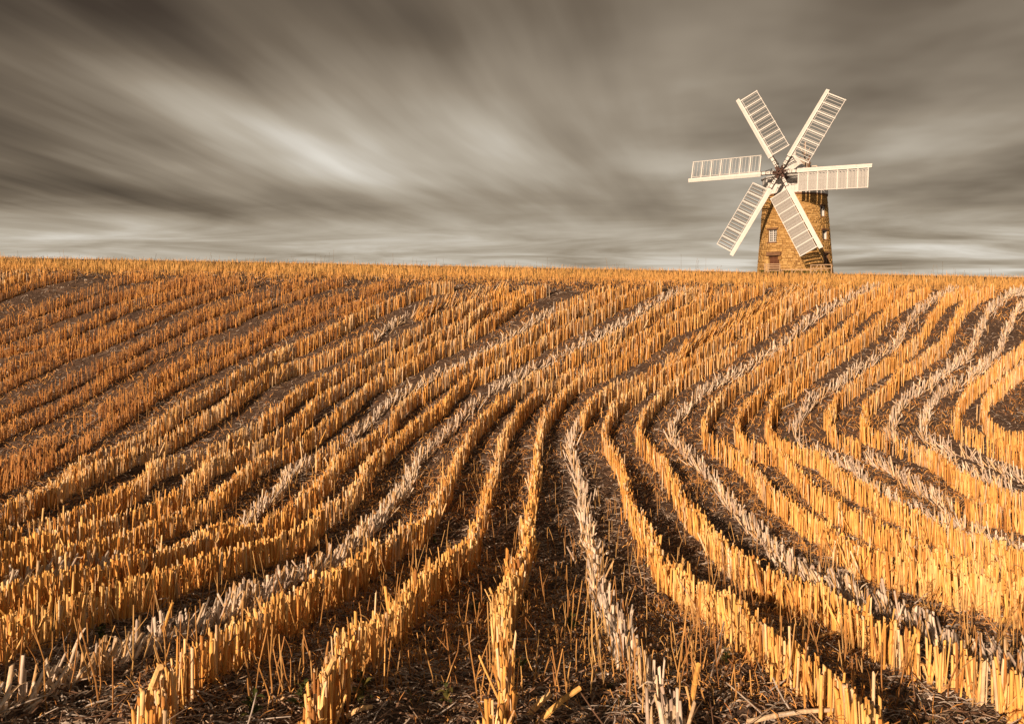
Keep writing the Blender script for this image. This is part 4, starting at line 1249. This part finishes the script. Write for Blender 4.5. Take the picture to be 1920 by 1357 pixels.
# low green and grey-green growth hugging the soil near the camera
n = 5200
Y = 2.5 * (11.0 / 2.5) ** rng.random(n); X = (rng.random(n) * 2 - 1) * (0.66 * Y + .6)
kp = vnoise(X * 2.6, Y * 2.6, 81) > 0.60
X, Y = X[kp], Y[kp]; n = len(X)
b_ = np.c_[X, Y, terrain(X, Y) + clods(X, Y)]
a = rng.random(n) * 6.283; L = rng.uniform(0.012, 0.04, n)[:, None]
o_ = np.c_[np.cos(a), np.sin(a), np.zeros(n)]
P1 = b_ + o_ * L * .6 + np.array([[0, 0, 1]]) * L * .5; P2 = b_ + o_ * L * 1.2 + np.array([[0, 0, 1]]) * L * .3
v_, q, t = gen_ribbons(b_, P1, P2, np.full(n, 0.009), np.full(n, 0.004), 2, rng.random(n), np.c_[-o_[:, 1], o_[:, 0], np.zeros(n)], 82)
stuff('low_green_growth', M['green'], 'tiny green seedlings hugging the dark soil between the nearest rows', [(v_, [q], t)])

# crumbs of soil
n = 2200
Y = 2.5 * (12.0 / 2.5) ** rng.random(n); X = (rng.random(n) * 2 - 1) * (0.66 * Y + .6)
s_ = rng.gamma(2.2, 0.0045, n) + 0.004
c_ = np.c_[X, Y, terrain(X, Y) + clods(X, Y) + s_ * .25]
octa = np.array([[1, 0, 0], [0, 1, 0], [-1, 0, 0], [0, -1, 0], [0, 0, 1], [0, 0, -1], [.6, .6, .5], [-.6, .5, .55]], float)[:6]
V = c_[:, None] + octa[None] * s_[:, None, None] * rng.uniform(.6, 1.3, (n, 6, 3))
tri = np.array([[0, 1, 4], [1, 2, 4], [2, 3, 4], [3, 0, 4], [1, 0, 5], [2, 1, 5], [3, 2, 5], [0, 3, 5]])
stuff('soil_crumbs', M['soil'], 'loose crumbs of dark soil between the nearest rows', [(V.reshape(-1, 3), [(np.arange(n)[:, None, None] * 6 + tri[None]).reshape(-1, 3)], np.zeros(n * 6))])

# grass and thin stubble that fringes the crest, and the rough ground up to the mill
n = 19000
Y = rng.uniform(21.6, 27, n) ; X = (rng.random(n) * 2 - 1) * (0.68 * Y + 2)
n2 = 22000
Y = np.r_[Y, 27 + (88 - 27) * rng.random(n2)]; X = np.r_[X, (rng.random(n2) * 2 - 1) * (0.68 * Y[n:] + 3)]
n += n2
clear = np.hypot(X - MX, Y - MY) > 4.0
front = ~((np.abs((X - MX) - (-27.56 / 78.0) * (MY - Y)) < 6) & (Y > 70))
X, Y = X[clear & front], Y[clear & front]; n = len(X)
b_ = np.c_[X, Y, terrain(X, Y) + clods(X, Y) - 0.02]
patch = vnoise(X * 0.5, Y * 0.5, 91)
dens_l = np.where(Y < 27, 1, 1.1)
L = (rng.gamma(7.0, 0.024, n) * (0.75 + 0.5 * patch) * dens_l)[:, None]; a = rng.random(n) * 6.283
o_ = np.c_[np.cos(a), np.sin(a), np.zeros(n)]
P1 = b_ + up * L * .6 + o_ * L * .03; P2 = b_ + up * L + o_ * L * rng.uniform(0, .3, n)[:, None]
w = 0.010 + 0.0003 * Y
v_, q, t = gen_ribbons(b_, P1, P2, w, w * .35, 2, np.clip(patch * .8 + rng.normal(0, .2, n), 0, .999), np.c_[-o_[:, 1], o_[:, 0], np.zeros(n)], 92)
stuff('crest_grass', M['crest'], 'straw coloured grass and thin stubble fringing the crest of the field', [(v_, [q], t)])
n = 520
Y = rng.uniform(21.5, 25, n); X = (rng.random(n) * 2 - 1) * (0.66 * Y)
kp = vnoise(X * .7, Y * .3, 95) + .3 * rng.random(n) > .62
X, Y = X[kp], Y[kp]; n = len(X)
v_, q, cap, t = gen_stubs(np.c_[X, Y, terrain(X, Y) - .02], rng.gamma(9, .045, n), np.full(n, .0036), rng.random(n) * 6.28, np.abs(rng.normal(0, .12, n)), rng.normal(0, .12, n), rng.random(n), 3, ((0, 1), (.5, .8), (.85, .55), (1, .9)), .2, 96)
stuff('tall_crest_weeds', M['darkstem'], 'thin dark seed stems standing up against the sky along the crest', [(v_, [q, cap], t)])
# green grass along the foot of the mill
n = 2600
lx = rng.uniform(-3.2, 3.2, n); ly = rng.uniform(-4.3, -3.5, n)
wp = [mill.matrix_basis @ Vector((a_, b2_, 0)) for a_, b2_ in zip(lx, ly)]
X = np.array([p.x for p in wp]); Y = np.array([p.y for p in wp])
b_ = np.c_[X, Y, terrain(X, Y) - .02]; L = rng.uniform(.10, .26, n)[:, None]; a = rng.random(n) * 6.283
o_ = np.c_[np.cos(a), np.sin(a), np.zeros(n)]
v_, q, t = gen_ribbons(b_, b_ + up * L * .6, b_ + up * L + o_ * L * .3, np.full(n, .05), np.full(n, .02), 2, rng.random(n), np.c_[-o_[:, 1], o_[:, 0], np.zeros(n)], 98)
stuff('verge_grass', M['green'], 'strip of short green grass along the foot of the mill', [(v_, [q], t)])

# ------------------------------------------------------------------ small green weeds, each a plant
leaf_me = []
for i in range(4):
    L = 0.05 + 0.012 * i; wv = 0.016 + 0.003 * i
    vs = []; 
    for k_, (t, ww) in enumerate(((0, .12), (.25, .8), (.5, 1), (.75, .7), (1, .05))):
        zz = 0.02 * math.sin(t * 2.4) - 0.012 * t * t * i
        vs += [(L * t, -wv * ww, zz), (L * t, 0, zz - 0.004), (L * t, wv * ww, zz)]
    fs = []
    for k_ in range(4):
        for e in (0, 1):
            fs.append((k_ * 3 + e, k_ * 3 + 3 + e, k_ * 3 + 4 + e, k_ * 3 + 1 + e))
    leaf_me.append(MB().add(vs, fs).mesh('leaf', M['green'], 0.0))
wstem_me = [MB().tube([(0, 0, -0.01), (0.004 * i, 0.003, 0.06), (0.01 * i, -0.004, 0.13)], [0.003, 0.0025, 0.0012], 5).mesh('green_weed', M['green'], 0.3) for i in range(3)]
WEEDS = [
(-0.30, 5.96, 1.20, 'green leafy weed in the gap left of the middle row'),
(0.38, 5.31, 1.50, 'upright green weed between the middle row and the pale row'),
(0.04, 3.92, 1.30, 'yellowing green weed against the right side of the middle row'),
(-0.64, 3.47, 1.50, 'green weed at the foot of the first golden row left of the middle'),
(-0.28, 3.45, 1.20, 'brownish green weed low in the gap at the bottom, left of the middle row'),
(-2.61, 5.08, 1.00, 'small green weed on dark soil above the bottom left pale row'),
(-3.08, 5.17, 1.50, 'green weed in front of the left edge golden row'),
(-0.87, 9.01, 0.90, 'small bright green weed just right of the second golden row left of the middle'),
(2.14, 6.82, 1.30, 'green weed beside the golden row right of the bottom middle'),
(4.06, 9.67, 1.00, 'green weed tucked between two golden rows halfway up the right'),
(-6.38, 12.85, 1.30, 'green weed in the thick golden row at the left, halfway up'),
(-4.97, 12.85, 1.10, 'small green weed at the right end of the thick left row'),
(2.06, 13.46, 0.90, 'small green weed beside the pale row bend right of the middle'),
(4.65, 13.56, 1.20, 'green weed in the golden tuft where rows bend at right'),
(-3.54, 7.99, 1.00, 'green weed hidden in the lower left golden row'),
(-0.90, 3.37, 1.40, 'green weed at the bottom edge left of the middle'),
(1.14, 4.29, 1.00, 'small green weed in the dark gap right of the bottom middle'),
(4.37, 7.36, 1.00, 'small green weed in the golden row at the right edge'),
(0.11, 6.61, 0.90, 'low green weed in the gap just right of the middle row'),
(-1.07, 3.28, 1.30, 'green weed at the bottom edge in the wide dark gap'),

]
for (x, y, hs, words) in WEEDS:
    o = link('green_weed', wstem_me[rng.integers(3)])
    o.location = (x, y, float(terrain(x, y) + clods(np.array([x]), np.array([y]))[0]))
    o.rotation_euler = (rng.normal(0, .12), rng.normal(0, .12), rng.random() * 6.28); o.scale = (hs * 0.62,) * 3
    nl = 7 + rng.integers(6)
    for k_ in range(nl):
        lf = link('leaf', leaf_me[rng.integers(4)], o)
        lf.location = (0.006 * rng.normal(), 0.006 * rng.normal(), 0.012 + 0.115 * k_ / nl)
        lf.rotation_euler = (rng.normal(0, .3), -rng.uniform(0.0, 0.8), k_ * 2.4 + rng.normal(0, .3)); lf.scale = (1.05 - 0.45 * k_ / nl,) * 3
    tag(o, words, 'weed', 'small green weeds between the rows')

# ------------------------------------------------------------------ long canes lying about
CANES = [
(1.79, 4.83, 2.20, 5.12, 0.03, 0.05, 0.009, 'gold', 'bright golden cane lying between two rows at the lower right'),
(0.94, 3.19, 1.33, 3.29, 0.02, 0.03, 0.010, 'bleached', 'long pale cane on the soil at the bottom right of the middle'),
(-1.50, 3.24, -1.32, 3.00, 0.00, 0.30, 0.016, 'gold', 'thick golden cane leaning up at the near end of the second left row'),
(-0.83, 3.28, -0.69, 3.10, 0.00, 0.30, 0.013, 'gold', 'golden cane leaning left of the first golden row'),
(0.05, 3.24, 0.16, 3.28, 0.00, 0.10, 0.014, 'gold', 'stout cut cane leaning right at the foot of the middle row'),
(0.09, 3.19, 0.28, 3.29, 0.00, 0.12, 0.013, 'gold', 'brown ended cane lying beside the foot of the middle row'),
(-0.67, 3.24, -0.57, 3.27, 0.02, 0.05, 0.010, 'gold', 'short cane lying at the bottom between the left rows'),
(-1.07, 3.34, -0.88, 3.48, 0.02, 0.03, 0.006, 'bleached', 'thin pale straw lying across the gap left of the middle'),
(-2.09, 4.74, -1.97, 4.64, 0.00, 0.28, 0.010, 'gold', 'slim brown cane standing tall in the bottom left pale row'),
(0.72, 3.25, 0.72, 3.09, 0.00, 0.28, 0.012, 'gold', 'golden cane leaning right at the end of the pale middle row'),
(-4.74, 9.24, -4.62, 9.44, 0.00, 0.35, 0.008, 'gold', 'long slim cane tilted out of the left golden rows'),
(0.90, 3.66, 1.17, 4.41, 0.00, 0.20, 0.005, 'bleached', 'thin pale straw tilted over the dark gap right of the pale row'),
(1.96, 6.61, 2.41, 7.27, 0.02, 0.12, 0.006, 'gold', 'thin golden straw slanting beside the right pale row'),
(4.70, 14.68, 5.35, 15.13, 0.01, 0.05, 0.010, 'bleached', 'pale straw lying in the gap below the upper right rows'),
(-5.11, 14.75, -4.87, 15.51, 0.02, 0.25, 0.008, 'gold', 'loose straw leaning in the gap at the upper left'),

]
for (x0, y0, x1, y1, lift0, lift1, rad, mat, words) in CANES:
    a = Vector((x0, y0, float(terrain(x0, y0)) + lift0)); b = Vector((x1, y1, float(terrain(x1, y1)) + lift1))
    mid = (a + b) / 2; d = b - a
    mb = MB(); sgm = []
    rds = []
    for t in (0, .28, .3, .32, .62, .64, .66, 1):
        sgm.append(a + d * t - mid + Vector((0, 0, 0.012 * math.sin(t * 3.1)))); rds.append(rad * (1.18 if t in (.3, .64) else 1.0) * (1 - .2 * t))
    mb.tube(sgm, rds, 8)
    o = mb.build('fallen_cane', M[mat]); o.location = mid
    mb2 = MB(); 
    p = a + d * .3 - mid; s_ = d.cross(Vector((0, 0, 1))).normalized()
    mb2.add([p + Vector((0, 0, rad)), p + s_ * .012 + Vector((0, 0, rad)), p + d * .18 + s_ * .035 + Vector((0, 0, rad + .02)), p + d * .18 + s_ * .022 + Vector((0, 0, rad + .022)),
             p + d * .3 + s_ * .07 + Vector((0, 0, rad - .005)), p + d * .3 + s_ * .064 + Vector((0, 0, rad - .003))], [(0, 1, 2, 3), (3, 2, 4, 5)])
    mb2.build('leaf_sheath', M[mat], o)
    tag(o, words, 'maize cane', 'long canes lying among the rows')
